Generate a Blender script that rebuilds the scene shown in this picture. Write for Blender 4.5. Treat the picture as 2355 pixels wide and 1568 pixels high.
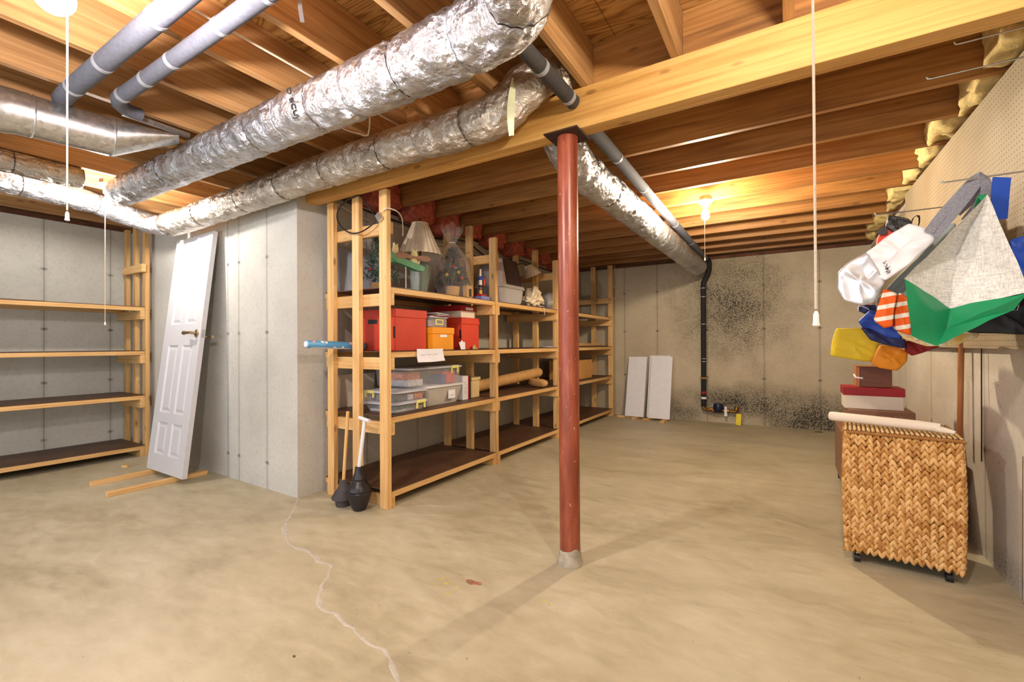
import bpy, bmesh, math, random
from mathutils import Vector, Matrix, noise
random.seed(7)
scene = bpy.context.scene
for o in list(bpy.data.objects):
    bpy.data.objects.remove(o)
COL = scene.collection
# ------------------------------------------------------------------ camera
FPX, YAW, PIT, ROL, CAMZ = 1040.0, 0.5495, 0.0065, -0.0058, 1.1
_F = Vector((-math.sin(YAW) * math.cos(PIT), math.cos(YAW) * math.cos(PIT), math.sin(PIT)))
_R0 = Vector((math.cos(YAW), math.sin(YAW), 0))
_U0 = _R0.cross(_F)
_R = math.cos(ROL) * _R0 + math.sin(ROL) * _U0
_U = -math.sin(ROL) * _R0 + math.cos(ROL) * _U0
camd = bpy.data.cameras.new('camera')
camd.sensor_width = 36.0
camd.lens = FPX * 36.0 / 2355.0
camd.clip_start = 0.02
cam = bpy.data.objects.new('camera', camd)
cam.matrix_world = Matrix(((_R.x, _U.x, -_F.x, 0), (_R.y, _U.y, -_F.y, 0), (_R.z, _U.z, -_F.z, CAMZ), (0, 0, 0, 1)))
COL.objects.link(cam)
scene.camera = cam
# ------------------------------------------------------------------ world and exposure
world = bpy.data.worlds.new('world')
scene.world = world
world.use_nodes = True
world.node_tree.nodes['Background'].inputs[0].default_value = (0.90, 0.96, 1.04, 1)
world.node_tree.nodes['Background'].inputs[1].default_value = 2.0  # even fill light, added; enters through the open side behind the camera
BULB = 1300.0                     # emission strength of the bare bulbs
scene.view_settings.view_transform = 'Standard'
scene.view_settings.look = 'None'
scene.view_settings.exposure = 0.33
scene.view_settings.gamma = 1.0
scene.view_settings.use_curve_mapping = False


def at(px, py, **k):
    """point of the room seen at a photograph pixel, on the plane x=, y= or z=."""
    d = (px - 1177.5) * _R + (784 - py) * _U + FPX * _F
    a = 'xyz'.index(list(k)[0])
    c = Vector((0, 0, CAMZ))
    t = (list(k.values())[0] - c[a]) / d[a]
    return c + t * d


# ------------------------------------------------------------------ materials
def lin(c):
    return tuple(((v / 255) / 12.92 if v / 255 <= 0.04045 else ((v / 255 + 0.055) / 1.055) ** 2.4) for v in c) + (1,)


class NT:
    def __init__(self, name):
        self.m = bpy.data.materials.new(name)
        self.m.use_nodes = True
        self.t = self.m.node_tree
        self.b = self.t.nodes['Principled BSDF']
        self._tc = None

    def n(self, typ, **k):
        nd = self.t.nodes.new(typ)
        for a, v in k.items():
            if a.startswith('i_'):
                key = a[2:]
                nd.inputs[int(key) if key.isdigit() else key].default_value = v
            else:
                setattr(nd, a, v)
        return nd

    def l(self, a, b):
        self.t.links.new(a, b)

    def coord(self):
        if not self._tc:
            self._tc = self.n('ShaderNodeTexCoord')
        return self._tc.outputs['Object']

    def mapped(self, scale, loc=(0, 0, 0)):
        mp = self.n('ShaderNodeMapping')
        mp.inputs['Scale'].default_value = scale
        mp.inputs['Location'].default_value = loc
        self.l(self.coord(), mp.inputs[0])
        return mp.outputs[0]

    def noise(self, scale, vec=None, detail=4, rough=0.55, dist=0):
        nd = self.n('ShaderNodeTexNoise')
        nd.inputs['Scale'].default_value = scale
        nd.inputs['Detail'].default_value = detail
        nd.inputs['Roughness'].default_value = rough
        nd.inputs['Distortion'].default_value = dist
        self.l(vec if vec is not None else self.coord(), nd.inputs['Vector'])
        return nd.outputs['Fac']

    def ramp(self, fac, stops):
        r = self.n('ShaderNodeValToRGB')
        e = r.color_ramp.elements
        while len(e) < len(stops):
            e.new(0.5)
        for i, (p, c) in enumerate(stops):
            e[i].position = p
            e[i].color = c if len(c) == 4 else c + (1,)
        self.l(fac, r.inputs[0])
        return r.outputs[0]

    def math(self, op, a, b=None, c=None, clamp=False):
        nd = self.n('ShaderNodeMath', operation=op, use_clamp=clamp)
        for i, v in enumerate((a, b, c)):
            if v is None:
                continue
            if isinstance(v, (int, float)):
                nd.inputs[i].default_value = v
            else:
                self.l(v, nd.inputs[i])
        return nd.outputs[0]

    def mix(self, fac, a, b, mode='MIX'):
        nd = self.n('ShaderNodeMix', data_type='RGBA', blend_type=mode)
        for i, v in ((0, fac), (6, a), (7, b)):
            if isinstance(v, (int, float)):
                nd.inputs[i].default_value = v
            elif isinstance(v, tuple):
                nd.inputs[i].default_value = v
            else:
                self.l(v, nd.inputs[i])
        return nd.outputs[2]

    def sep(self):
        s = self.n('ShaderNodeSeparateXYZ')
        self.l(self.coord(), s.inputs[0])
        return s.outputs

    def bump(self, h, strength=0.3, dist=0.01):
        b = self.n('ShaderNodeBump')
        b.inputs['Strength'].default_value = strength
        b.inputs['Distance'].default_value = dist
        self.l(h, b.inputs['Height'])
        self.l(b.outputs[0], self.b.inputs['Normal'])

    def set(self, color=None, rough=None, metal=None, **k):
        for key, v in (('Base Color', color), ('Roughness', rough), ('Metallic', metal)):
            if v is None:
                continue
            if isinstance(v, (int, float)) or isinstance(v, tuple):
                self.b.inputs[key].default_value = v
            else:
                self.l(v, self.b.inputs[key])
        for key, v in k.items():
            self.b.inputs[key.replace('_', ' ')].default_value = v
        return self.m


def plain(name, rgb, rough=0.6, metal=0.0, var=0.12, scale=18.0, bump=0.0, **k):
    t = NT(name)
    c = lin(rgb)
    n = t.noise(scale)
    d = tuple(max(0, v * (1 - var)) for v in c[:3]) + (1,)
    h = tuple(min(1, v * (1 + var)) for v in c[:3]) + (1,)
    col = t.ramp(n, [(0.3, d), (0.7, h)])
    if bump:
        t.bump(t.noise(scale * 4), bump, 0.004)
    return t.set(col, rough, metal, **k)


def wood(name, lo, mid, hi, axis, grain=1.0, rough=0.55, knots=True, var=0.3):
    """sawn timber with the grain along one axis, each piece a little different"""
    t = NT(name)
    oi = t.n('ShaderNodeObjectInfo')
    s = [42 * grain] * 3
    s['xyz'.index(axis)] = 1.6 * grain
    mp = t.n('ShaderNodeMapping')
    mp.inputs['Scale'].default_value = s
    t.l(t.coord(), mp.inputs[0])
    comb = t.n('ShaderNodeCombineXYZ')
    r10 = t.math('MULTIPLY', oi.outputs['Random'], 37.0)
    for i in range(3):
        t.l(r10, comb.inputs[i])
    t.l(comb.outputs[0], mp.inputs['Location'])
    f = t.noise(1.0, mp.outputs[0], 5, 0.6, 0.6)
    s2 = [5.0] * 3
    s2['xyz'.index(axis)] = 0.9
    big = t.noise(1.0, t.mapped(s2), 3)
    mixf = t.math('ADD', t.math('MULTIPLY', f, 0.65), t.math('MULTIPLY', big, 0.35))
    col = t.ramp(mixf, [(0.32, lin(lo)), (0.5, lin(mid)), (0.68, lin(hi))])
    v = t.math('MULTIPLY_ADD', oi.outputs['Random'], var, 1 - var / 2)
    g = t.n('ShaderNodeCombineColor')
    for i in range(3):
        t.l(v, g.inputs[i])
    col = t.mix(1.0, col, g.outputs[0], 'MULTIPLY')
    if knots:
        vo = t.n('ShaderNodeTexVoronoi')
        s3 = [9.0] * 3
        s3['xyz'.index(axis)] = 3.4
        vo.inputs['Scale'].default_value = 1.0
        t.l(t.mapped(s3, (3.1, 1.7, 2.3)), vo.inputs['Vector'])
        kf = t.ramp(vo.outputs['Distance'], [(0.06, (1, 1, 1)), (0.13, (0, 0, 0))])
        col = t.mix(t.math('MULTIPLY', kf, 0.6), col, lin((95, 55, 25)))
    t.bump(f, 0.15, 0.002)
    return t.set(col, rough)


def concrete(name, base, dark, hu, seams, ties, stains=(), speck=0.5):
    """poured wall. hu: index of the horizontal axis; seams: positions of form joints along it;
    ties: heights of the tie holes; stains: (u, z, ru, rz, strength) mould blotches"""
    t = NT(name)
    S = t.sep()
    u, z = S[hu], S[2]
    n1 = t.noise(1.3, None, 6, 0.6)
    n2 = t.noise(38, None, 5, 0.7)
    col = t.ramp(n1, [(0.3, lin(dark)), (0.7, lin(base))])
    # pits
    vo = t.n('ShaderNodeTexVoronoi')
    vo.inputs['Scale'].default_value = 26
    t.l(t.coord(), vo.inputs['Vector'])
    big = t.noise(5.5, None, 3)
    thr = t.math('MULTIPLY', t.math('SUBTRACT', big, 0.42, clamp=True), 0.55)
    pit = t.math('LESS_THAN', vo.outputs['Distance'], thr)
    col = t.mix(t.math('MULTIPLY', pit, 0.55 * speck), col, lin((70, 62, 52)))
    col = t.mix(t.math('MULTIPLY', t.math('SUBTRACT', n2, 0.5, clamp=True), 0.9), col, lin((95, 88, 76)))
    wob = t.math('MULTIPLY', t.math('SUBTRACT', t.noise(3.0), 0.5), 0.012)
    uu = t.math('ADD', u, wob)
    dmin = None
    for s in seams:
        d = t.math('ABSOLUTE', t.math('SUBTRACT', uu, s))
        dmin = d if dmin is None else t.math('MINIMUM', dmin, d)
    zmin = None
    for h in ties:
        d = t.math('ABSOLUTE', t.math('SUBTRACT', z, h))
        zmin = d if zmin is None else t.math('MINIMUM', zmin, d)
    line = t.math('LESS_THAN', dmin, 0.0035)
    glow = t.math('SUBTRACT', 1.0, t.math('DIVIDE', dmin, 0.03), clamp=True)
    f = t.math('ADD', t.math('MULTIPLY', line, 0.42), t.math('MULTIPLY', glow, 0.16))
    col = t.mix(f, col, lin((80, 74, 66)))
    r = t.math('SQRT', t.math('ADD', t.math('MULTIPLY', zmin, zmin), t.math('MULTIPLY', t.math('MULTIPLY', dmin, dmin), 0.35)))
    k = t.math('MULTIPLY', t.math('SUBTRACT', 1.0, t.math('DIVIDE', r, 0.02), clamp=True), t.math('MULTIPLY', t.noise(2.3), 1.9))
    col = t.mix(t.math('MULTIPLY', k, 0.85), col, lin((52, 47, 42)))
    if stains:
        fine = t.noise(75, None, 4, 0.75)
        acc = None
        for (su, sz, ru, rz, st) in stains:
            a = t.math('DIVIDE', t.math('SUBTRACT', u, su), ru)
            b = t.math('DIVIDE', t.math('SUBTRACT', z, sz), rz)
            r = t.math('SQRT', t.math('ADD', t.math('MULTIPLY', a, a), t.math('MULTIPLY', b, b)))
            g = t.math('SUBTRACT', 1.0, t.math('ADD', r, t.math('MULTIPLY', t.math('SUBTRACT', t.noise(4), 0.5), 0.9)), clamp=True)
            g = t.math('MULTIPLY', g, st)
            acc = g if acc is None else t.math('MAXIMUM', acc, g)
        sp = t.math('MULTIPLY', t.math('SUBTRACT', fine, 0.44, clamp=True), 7.0, clamp=True)
        f = t.math('MULTIPLY', acc, t.math('MULTIPLY_ADD', sp, 0.7, 0.3), clamp=True)
        col = t.mix(f, col, lin((38, 34, 26)))
    t.bump(t.math('ADD', n2, t.math('MULTIPLY', pit, -0.6)), 0.25, 0.006)
    return t.set(col, 0.9)


def stripes(name, a, b, axis, period, duty, rough=0.7):
    t = NT(name)
    s = t.sep()['xyz'.index(axis)]
    w = t.math('FRACT', t.math('DIVIDE', s, period))
    col = t.mix(t.math('LESS_THAN', w, duty), lin(a), lin(b))
    return t.set(col, rough)


M = {}
M['joist_y'] = wood('joist_wood_y', (134, 92, 52), (180, 136, 86), (204, 166, 116), 'y', 1.0, 0.5)
M['joist_x'] = wood('joist_wood_x', (112, 72, 34), (160, 110, 56), (190, 140, 80), 'x', 1.0, 0.5)
M['beam'] = wood('beam_wood', (166, 116, 52), (198, 150, 80), (214, 170, 104), 'x', 0.8, 0.5, True, 0.16)
M['pine_z'] = wood('pine_upright', (190, 140, 78), (218, 174, 112), (234, 198, 142), 'z', 1.0, 0.55, True, 0.2)
M['pine_y'] = wood('pine_along_y', (188, 138, 76), (216, 172, 110), (232, 196, 140), 'y', 1.0, 0.55, True, 0.2)
M['pine_x'] = wood('pine_along_x', (188, 138, 76), (216, 172, 110), (232, 196, 140), 'x', 1.0, 0.55, True, 0.2)
M['hardboard'] = plain('dark_hardboard', (88, 60, 42), 0.5, 0, 0.3, 6)
M['handle_wood'] = wood('handle_wood', (150, 84, 30), (178, 108, 48), (196, 130, 66), 'z', 1.4, 0.45, False)
M['pale_handle'] = wood('pale_handle_wood', (188, 140, 78), (208, 162, 100), (222, 182, 124), 'z', 1.4, 0.5, False)
M['walnut'] = wood('walnut_box', (78, 38, 16), (104, 54, 26), (126, 70, 38), 'x', 1.0, 0.4, False)
M['walnut_end'] = wood('walnut_box_end', (150, 88, 44), (178, 112, 62), (196, 132, 80), 'z', 1.0, 0.4, False)


def plywood():
    t = NT('plywood_subfloor')
    v = t.mapped((1.6, 9.0, 1))
    n = t.noise(1.0, v, 2, 0.4, 0.8)
    w = t.math('FRACT', t.math('MULTIPLY', n, 9.0))
    w = t.math('ABSOLUTE', t.math('MULTIPLY_ADD', w, 2.0, -1.0))
    col = t.ramp(w, [(0.0, lin((138, 92, 42))), (0.45, lin((182, 134, 72))), (1.0, lin((200, 154, 92)))])
    oi = t.n('ShaderNodeObjectInfo')
    return t.set(col, 0.55)


M['plywood'] = plywood()


def floor_mat():
    t = NT('floor_concrete')
    n1 = t.noise(1.1, t.mapped((0.8, 1.6, 1)), 6, 0.62, 0.8)
    n2 = t.noise(7, t.mapped((1, 2.2, 1)), 6, 0.65, 0.5)
    n3 = t.noise(110, None, 2)
    m = t.math('ADD', t.math('MULTIPLY', n1, 0.6), t.math('MULTIPLY', n2, 0.4))
    col = t.ramp(m, [(0.3, lin((150, 142, 115))), (0.46, lin((176, 167, 139))), (0.56, lin((188, 180, 153))), (0.72, lin((203, 197, 174)))])
    col = t.mix(t.math('MULTIPLY', t.math('GREATER_THAN', t.noise(46, None, 2, 0.5), 0.74), 0.5), col, lin((120, 104, 78)))
    t.bump(t.math('ADD', n3, t.math('MULTIPLY', n2, 2.0)), 0.08, 0.004)
    return t.set(col, t.ramp(n2, [(0.3, (0.42, 0.42, 0.42)), (0.7, (0.62, 0.62, 0.62))]))


M['floor'] = floor_mat()


def foil(name, tint, rough=0.24):
    t = NT(name)
    n = t.noise(11, None, 6, 0.75, 1.6)
    vo = t.n('ShaderNodeTexVoronoi', feature='SMOOTH_F1')
    vo.inputs['Scale'].default_value = 22
    t.l(t.coord(), vo.inputs['Vector'])
    vo2 = t.n('ShaderNodeTexVoronoi')
    vo2.inputs['Scale'].default_value = 60
    t.l(t.coord(), vo2.inputs['Vector'])
    h = t.math('ADD', n, t.math('ADD', t.math('MULTIPLY', vo.outputs['Distance'], 0.9), t.math('MULTIPLY', vo2.outputs['Distance'], 0.25)))
    t.bump(h, 0.9, 0.016)
    col = t.ramp(t.noise(3.5), [(0.35, lin(tuple(int(c * 0.84) for c in tint))), (0.65, lin(tint))])
    return t.set(col, rough, 0.9)


M['foil'] = foil('foil_wrap', (214, 216, 222), 0.26)
M['foil2'] = foil('foil_wrap_tan', (216, 208, 196), 0.3)
M['galv'] = None


def galv():
    t = NT('galvanised_steel')
    vo = t.n('ShaderNodeTexVoronoi')
    vo.inputs['Scale'].default_value = 55
    t.l(t.coord(), vo.inputs['Vector'])
    col = t.mix(0.25, lin((164, 174, 192)), vo.outputs['Color'])
    hs = t.n('ShaderNodeHueSaturation', i_Saturation=0.0)
    t.l(col, hs.inputs['Color'])
    return t.set(hs.outputs[0], 0.32, 0.9)


M['galv'] = galv()
M['foam'] = plain('grey_pipe_foam', (92, 95, 106), 0.85, 0, 0.15, 60, 0.2)
M['foam_dark'] = plain('dark_pipe_foam', (62, 58, 56), 0.9, 0, 0.15, 60, 0.2)
M['foam_black'] = plain('black_pipe_foam', (26, 27, 30), 0.8, 0, 0.2, 60, 0.2)
M['tape'] = plain('silver_tape', (168, 172, 178), 0.45, 0.3)
M['wire'] = plain('dark_wire', (60, 44, 34), 0.6, 0.4)
M['steel'] = plain('bright_steel', (190, 190, 188), 0.3, 0.9)
M['rusty'] = plain('dark_rusty_plate', (62, 38, 28), 0.7, 0.2, 0.4, 30)


def post_mat():
    t = NT('red_lead_paint')
    n = t.noise(7, t.mapped((3, 3, 0.5)), 5, 0.6)
    col = t.ramp(n, [(0.3, lin((108, 46, 26))), (0.55, lin((144, 70, 46))), (0.75, lin((166, 98, 72)))])
    sp = t.noise(60, t.mapped((1, 1, 0.6)), 3, 0.6)
    col = t.mix(t.math('MULTIPLY', t.math('GREATER_THAN', sp, 0.69), 0.7), col, lin((205, 180, 150)))
    t.bump(t.noise(30), 0.1, 0.003)
    return t.set(col, 0.34)


M['post'] = post_mat()
M['grout'] = plain('grout', (168, 160, 142), 0.9, 0, 0.25, 25, 0.4)
M['porcelain'] = plain('white_porcelain', (236, 232, 224), 0.25, 0, 0.03)
M['cord'] = plain('cotton_cord', (216, 200, 178), 0.8, 0, 0.1, 200)
M['white'] = plain('white_paint', (222, 222, 226), 0.4, 0, 0.03)
M['door_white'] = plain('door_white_paint', (204, 204, 208), 0.45, 0, 0.02)
M['whiteboard'] = plain('white_melamine', (232, 232, 238), 0.35, 0, 0.03)
M['paper'] = plain('white_paper', (232, 230, 236), 0.8, 0, 0.04, 9)
M['chrome'] = plain('brushed_brass_nickel', (170, 150, 118), 0.25, 0.95)
M['ink'] = plain('ink', (44, 42, 44), 0.7)
M['black'] = plain('black_plastic', (22, 21, 22), 0.45)
M['red_card'] = plain('red_cardboard', (206, 62, 38), 0.55, 0, 0.08, 5)
M['red_deep'] = plain('deep_red_card', (158, 14, 22), 0.5, 0, 0.08, 5)
M['orange_card'] = plain('orange_cardboard', (236, 154, 30), 0.55, 0, 0.08, 5)
M['cream_card'] = plain('cream_card', (226, 212, 192), 0.6, 0, 0.05, 5)
M['kraft'] = plain('kraft_paper', (196, 150, 92), 0.75, 0, 0.12, 12, 0.15)
M['kraft2'] = plain('kraft_cardboard', (206, 152, 84), 0.75, 0, 0.1, 8)
M['taupe_card'] = plain('taupe_card', (142, 100, 74), 0.5, 0, 0.08, 4)
M['darkbrown'] = plain('dark_brown', (52, 30, 22), 0.4, 0, 0.2, 6)
M['rubber'] = plain('black_rubber', (34, 29, 32), 0.38, 0, 0.2, 10)
M['rubber_dusty'] = plain('dusty_rubber', (66, 60, 62), 0.7, 0, 0.3, 14)
M['shade'] = plain('lampshade_fabric', (222, 204, 176), 0.8, 0, 0.05, 30)
M['sage'] = plain('sage_ceramic', (132, 144, 128), 0.3, 0, 0.1, 6)
M['needle'] = plain('fir_needles', (44, 66, 40), 0.7, 0, 0.5, 40)
M['needle2'] = plain('frosted_needles', (92, 118, 96), 0.7, 0, 0.4, 40)
M['burlap'] = plain('burlap', (158, 122, 78), 0.9, 0, 0.3, 70, 0.4)
M['canvas'] = plain('natural_canvas', (226, 208, 174), 0.85, 0, 0.1, 20, 0.2)
M['grey_plastic'] = plain('light_grey_plastic', (186, 180, 180), 0.4, 0, 0.04)
M['brown_plastic'] = plain('smoked_flap', (72, 58, 54), 0.25, 0, 0.1)
M['green_wood'] = plain('green_paint', (96, 152, 112), 0.6, 0, 0.2, 14)
M['cream_paint'] = plain('cream_paint', (232, 214, 160), 0.6, 0, 0.1, 14)
M['oar'] = plain('faded_brown_paint', (150, 112, 90), 0.6, 0, 0.15, 14)
M['blue'] = plain('blue_paint', (30, 62, 150), 0.45, 0, 0.1)
M['bluebook'] = plain('blue_cover', (112, 122, 178), 0.6, 0, 0.15, 30)
M['yellow'] = plain('yellow_plastic', (238, 214, 30), 0.45, 0, 0.08)
M['latch'] = plain('pale_yellow_latch', (226, 218, 128), 0.4, 0, 0.05)
M['brass'] = plain('old_brass', (128, 92, 44), 0.35, 0.85, 0.3)
M['navy'] = plain('navy_meter', (22, 30, 58), 0.3, 0, 0.15)
M['pink'] = plain('pink_fibreglass', (190, 96, 74), 0.95, 0, 0.4, 26, 0.8)
M['yellow_ins'] = plain('yellow_fibreglass', (222, 200, 138), 0.95, 0, 0.25, 26, 0.8)
M['sill'] = plain('dark_sill_wood', (96, 56, 38), 0.8, 0, 0.4, 9)


def glassy(name, rgb, alpha, rough=0.15):
    t = NT(name)
    m = t.set(lin(rgb), rough, 0.0)
    t.b.inputs['Alpha'].default_value = alpha
    return m


M['clear'] = glassy('clear_plastic', (214, 216, 220), 0.28, 0.2)
M['clear_milky'] = glassy('milky_plastic', (220, 214, 204), 0.72, 0.35)
M['clear_lid'] = glassy('clear_lid_plastic', (214, 216, 226), 0.72, 0.3)
M['cellophane'] = glassy('cellophane', (226, 214, 204), 0.12, 0.05)
M['glass'] = glassy('vase_glass', (206, 220, 220), 0.3, 0.05)
M['bubble'] = glassy('bubble_wrap', (218, 220, 220), 0.75, 0.25)


def pegboard():
    t = NT('pegboard')
    S = t.sep()
    P = 0.0254
    a = t.math('SUBTRACT', t.math('FRACT', t.math('DIVIDE', S[1], P)), 0.5)
    b = t.math('SUBTRACT', t.math('FRACT', t.math('DIVIDE', S[2], P)), 0.5)
    r = t.math('SQRT', t.math('ADD', t.math('MULTIPLY', a, a), t.math('MULTIPLY', b, b)))
    hole = t.math('LESS_THAN', r, 0.125)
    col = t.ramp(t.noise(2.5), [(0.3, lin((158, 143, 116))), (0.7, lin((176, 162, 136)))])
    col = t.mix(hole, col, lin((46, 34, 24)))
    return t.set(col, 0.6)


M['pegboard'] = pegboard()


def emit(name, rgb, s):
    t = NT(name)
    t.set((0.9, 0.9, 0.9, 1), 0.4)
    t.b.inputs['Emission Color'].default_value = lin(rgb)
    t.b.inputs['Emission Strength'].default_value = s
    return t.m


# ------------------------------------------------------------------ geometry helpers (verts, faces) in room coordinates
def box(x0, x1, y0, y1, z0, z1):
    v = [(x, y, z) for x in (x0, x1) for y in (y0, y1) for z in (z0, z1)]
    return v, [(0, 1, 3, 2), (4, 6, 7, 5), (0, 4, 5, 1), (2, 3, 7, 6), (0, 2, 6, 4), (1, 5, 7, 3)]


def cbox(x0, x1, y0, y1, z0, z1, c=0.003):
    bm = bmesh.new()
    v, f = box(x0, x1, y0, y1, z0, z1)
    vs = [bm.verts.new(p) for p in v]
    for q in f:
        bm.faces.new([vs[i] for i in q])
    bmesh.ops.recalc_face_normals(bm, faces=bm.faces)
    bmesh.ops.bevel(bm, geom=bm.edges[:], offset=c, segments=1, affect='EDGES')
    bm.verts.index_update()
    out = [tuple(q.co) for q in bm.verts], [tuple(q.index for q in fc.verts) for fc in bm.faces]
    bm.free()
    return out


def join(*gs):
    V, F = [], []
    for v, f in gs:
        o = len(V)
        V += list(v)
        F += [tuple(i + o for i in q) for q in f]
    return V, F


def rotz(g, a, c=(0, 0)):
    s, k = math.sin(a), math.cos(a)
    return [(c[0] + (x - c[0]) * k - (y - c[1]) * s, c[1] + (x - c[0]) * s + (y - c[1]) * k, z) for x, y, z in g[0]], g[1]


def xform(g, m):
    return [tuple(m @ Vector(p)) for p in g[0]], g[1]


def frames(path):
    P = [Vector(p) for p in path]
    T = []
    for i in range(len(P)):
        a = P[max(0, i - 1)]
        b = P[min(len(P) - 1, i + 1)]
        T.append((b - a).normalized())
    up = Vector((0, 0, 1)) if abs(T[0].z) < 0.9 else Vector((0, 1, 0))
    n = (up - T[0] * up.dot(T[0])).normalized()
    out = []
    for i in range(len(P)):
        n = (n - T[i] * n.dot(T[i])).normalized()
        out.append((P[i], T[i], n, T[i].cross(n)))
    return out


def tube(path, rad, n=12, caps=True, closed=False):
    V, F = [], []
    fr = frames(path)
    if callable(rad):
        R = rad
    elif isinstance(rad, (list, tuple)):
        R = lambda i, a: rad[i]
    else:
        R = lambda i, a: rad
    for i, (p, t, u, w) in enumerate(fr):
        for j in range(n):
            a = 2 * math.pi * j / n
            q = p + (u * math.cos(a) + w * math.sin(a)) * R(i, a)
            V.append(tuple(q))
    L = len(fr)
    for i in range(L - 1 + (1 if closed else 0)):
        for j in range(n):
            a, b = i * n + j, i * n + (j + 1) % n
            c, d = ((i + 1) % L) * n + (j + 1) % n, ((i + 1) % L) * n + j
            F.append((a, b, c, d))
    if caps and not closed:
        F.append(tuple(range(n - 1, -1, -1)))
        F.append(tuple((L - 1) * n + j for j in range(n)))
    return V, F


def cyl(p0, p1, r, r1=None, n=16):
    return tube([p0, p1], [r, r if r1 is None else r1], n)


def ring(c, axis, R, r, n=28, m=8):
    a = Vector(axis).normalized()
    u = a.orthogonal().normalized()
    w = a.cross(u)
    c = Vector(c)
    return tube([c + (u * math.cos(2 * math.pi * i / n) + w * math.sin(2 * math.pi * i / n)) * R for i in range(n)], r, m, False, True)


def lathe(prof, c=(0, 0, 0), n=24, cap0=True, cap1=True, flute=0, amp=0):
    """profile [(r, z)] turned round the vertical through c"""
    V, F = [], []
    for r, z in prof:
        for j in range(n):
            a = 2 * math.pi * j / n
            q = r * (1 + amp * math.cos(flute * a)) if flute else r
            V.append((c[0] + q * math.cos(a), c[1] + q * math.sin(a), c[2] + z))
    for i in range(len(prof) - 1):
        for j in range(n):
            F.append((i * n + j, i * n + (j + 1) % n, (i + 1) * n + (j + 1) % n, (i + 1) * n + j))
    if cap0:
        F.append(tuple(range(n - 1, -1, -1)))
    if cap1:
        F.append(tuple((len(prof) - 1) * n + j for j in range(n)))
    return V, F


def ball(c, r, n=16, m=10, sx=1, sy=1, sz=1):
    return lathe([(max(1e-4, r * math.sin(math.pi * i / m)), -r * math.cos(math.pi * i / m) * sz) for i in range(m + 1)], c, n)


def smoothpath(pts, step=0.03, it=0):
    """Catmull-Rom through the points, resampled"""
    P = [Vector(p) for p in pts]
    P = [P[0] * 2 - P[1]] + P + [P[-1] * 2 - P[-2]]
    out = []
    for i in range(1, len(P) - 2):
        k = max(2, int((P[i + 1] - P[i]).length / step))
        for j in range(k):
            t = j / k
            out.append(0.5 * ((2 * P[i]) + (P[i + 1] - P[i - 1]) * t + (2 * P[i - 1] - 5 * P[i] + 4 * P[i + 1] - P[i + 2]) * t * t + (3 * P[i] - P[i - 1] - 3 * P[i + 1] + P[i + 2]) * t ** 3))
    out.append(P[-2])
    return out


def lerp(a, b, t):
    return a + (b - a) * t


# ------------------------------------------------------------------ objects
ORG = {}


def thing(name, label, cat, loc, group=None):
    o = bpy.data.objects.new(name, None)
    o.empty_display_size = 0.05
    o.location = loc
    COL.objects.link(o)
    o['label'] = label
    o['category'] = cat
    if group:
        o['group'] = group
    ORG[o.name] = Vector(loc)
    return o


def mk(name, g, mat, parent=None, smooth=False, loc=None, label=None, cat=None, group=None, kind=None):
    V, F = g
    if parent is not None:
        org = ORG[parent.name]
    else:
        if loc is None:
            xs, ys, zs = zip(*V)
            loc = ((min(xs) + max(xs)) / 2, (min(ys) + max(ys)) / 2, min(zs))
        org = Vector(loc)
    me = bpy.data.meshes.new(name)
    me.from_pydata([(p[0] - org.x, p[1] - org.y, p[2] - org.z) for p in V], [], F)
    bm = bmesh.new()
    bm.from_mesh(me)
    bmesh.ops.recalc_face_normals(bm, faces=bm.faces)
    bm.to_mesh(me)
    bm.free()
    if smooth:
        for p in me.polygons:
            p.use_smooth = True
        if smooth != 'all':
            me.set_sharp_from_angle(angle=math.radians(40))
    me.materials.append(M[mat] if isinstance(mat, str) else mat)
    o = bpy.data.objects.new(name, me)
    COL.objects.link(o)
    if parent is not None:
        o.parent = parent
    else:
        o.location = org
    ORG[o.name] = org
    if label:
        o['label'] = label
    if cat:
        o['category'] = cat
    if group:
        o['group'] = group
    if kind:
        o['kind'] = kind
    return o


def text_geo(s, size, m, depth=0.0006):
    """lettering as flat meshes placed by matrix m (x right, y up)"""
    c = bpy.data.curves.new('lettering', 'FONT')
    c.body = s
    c.size = size
    c.extrude = depth
    c.align_x = 'CENTER'
    c.align_y = 'CENTER'
    c.resolution_u = 3
    o = bpy.data.objects.new('lettering', c)
    COL.objects.link(o)
    dg = bpy.context.evaluated_depsgraph_get()
    me = bpy.data.meshes.new_from_object(o.evaluated_get(dg))
    g = ([tuple(m @ v.co) for v in me.vertices], [tuple(p.vertices) for p in me.polygons])
    bpy.data.objects.remove(o)
    bpy.data.curves.remove(c)
    bpy.data.meshes.remove(me)
    return g


def basis(o, x, y):
    x = Vector(x).normalized()
    y = Vector(y)
    y = (y - x * y.dot(x)).normalized()
    z = x.cross(y)
    return Matrix(((x.x, y.x, z.x, o[0]), (x.y, y.y, z.y, o[1]), (x.z, y.z, z.z, o[2]), (0, 0, 0, 1)))

# ================================================================== the room
def struct(name, g, mat, smooth=False):
    return mk(name, g, mat, None, smooth, (0, 0, 0), kind='structure')


def prism(poly, z0, z1):
    n = len(poly)
    V = [(x, y, z0) for x, y in poly] + [(x, y, z1) for x, y in poly]
    F = [tuple(range(n - 1, -1, -1)), tuple(range(n, 2 * n))]
    F += [(i, (i + 1) % n, n + (i + 1) % n, n + i) for i in range(n)]
    return V, F


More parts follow.
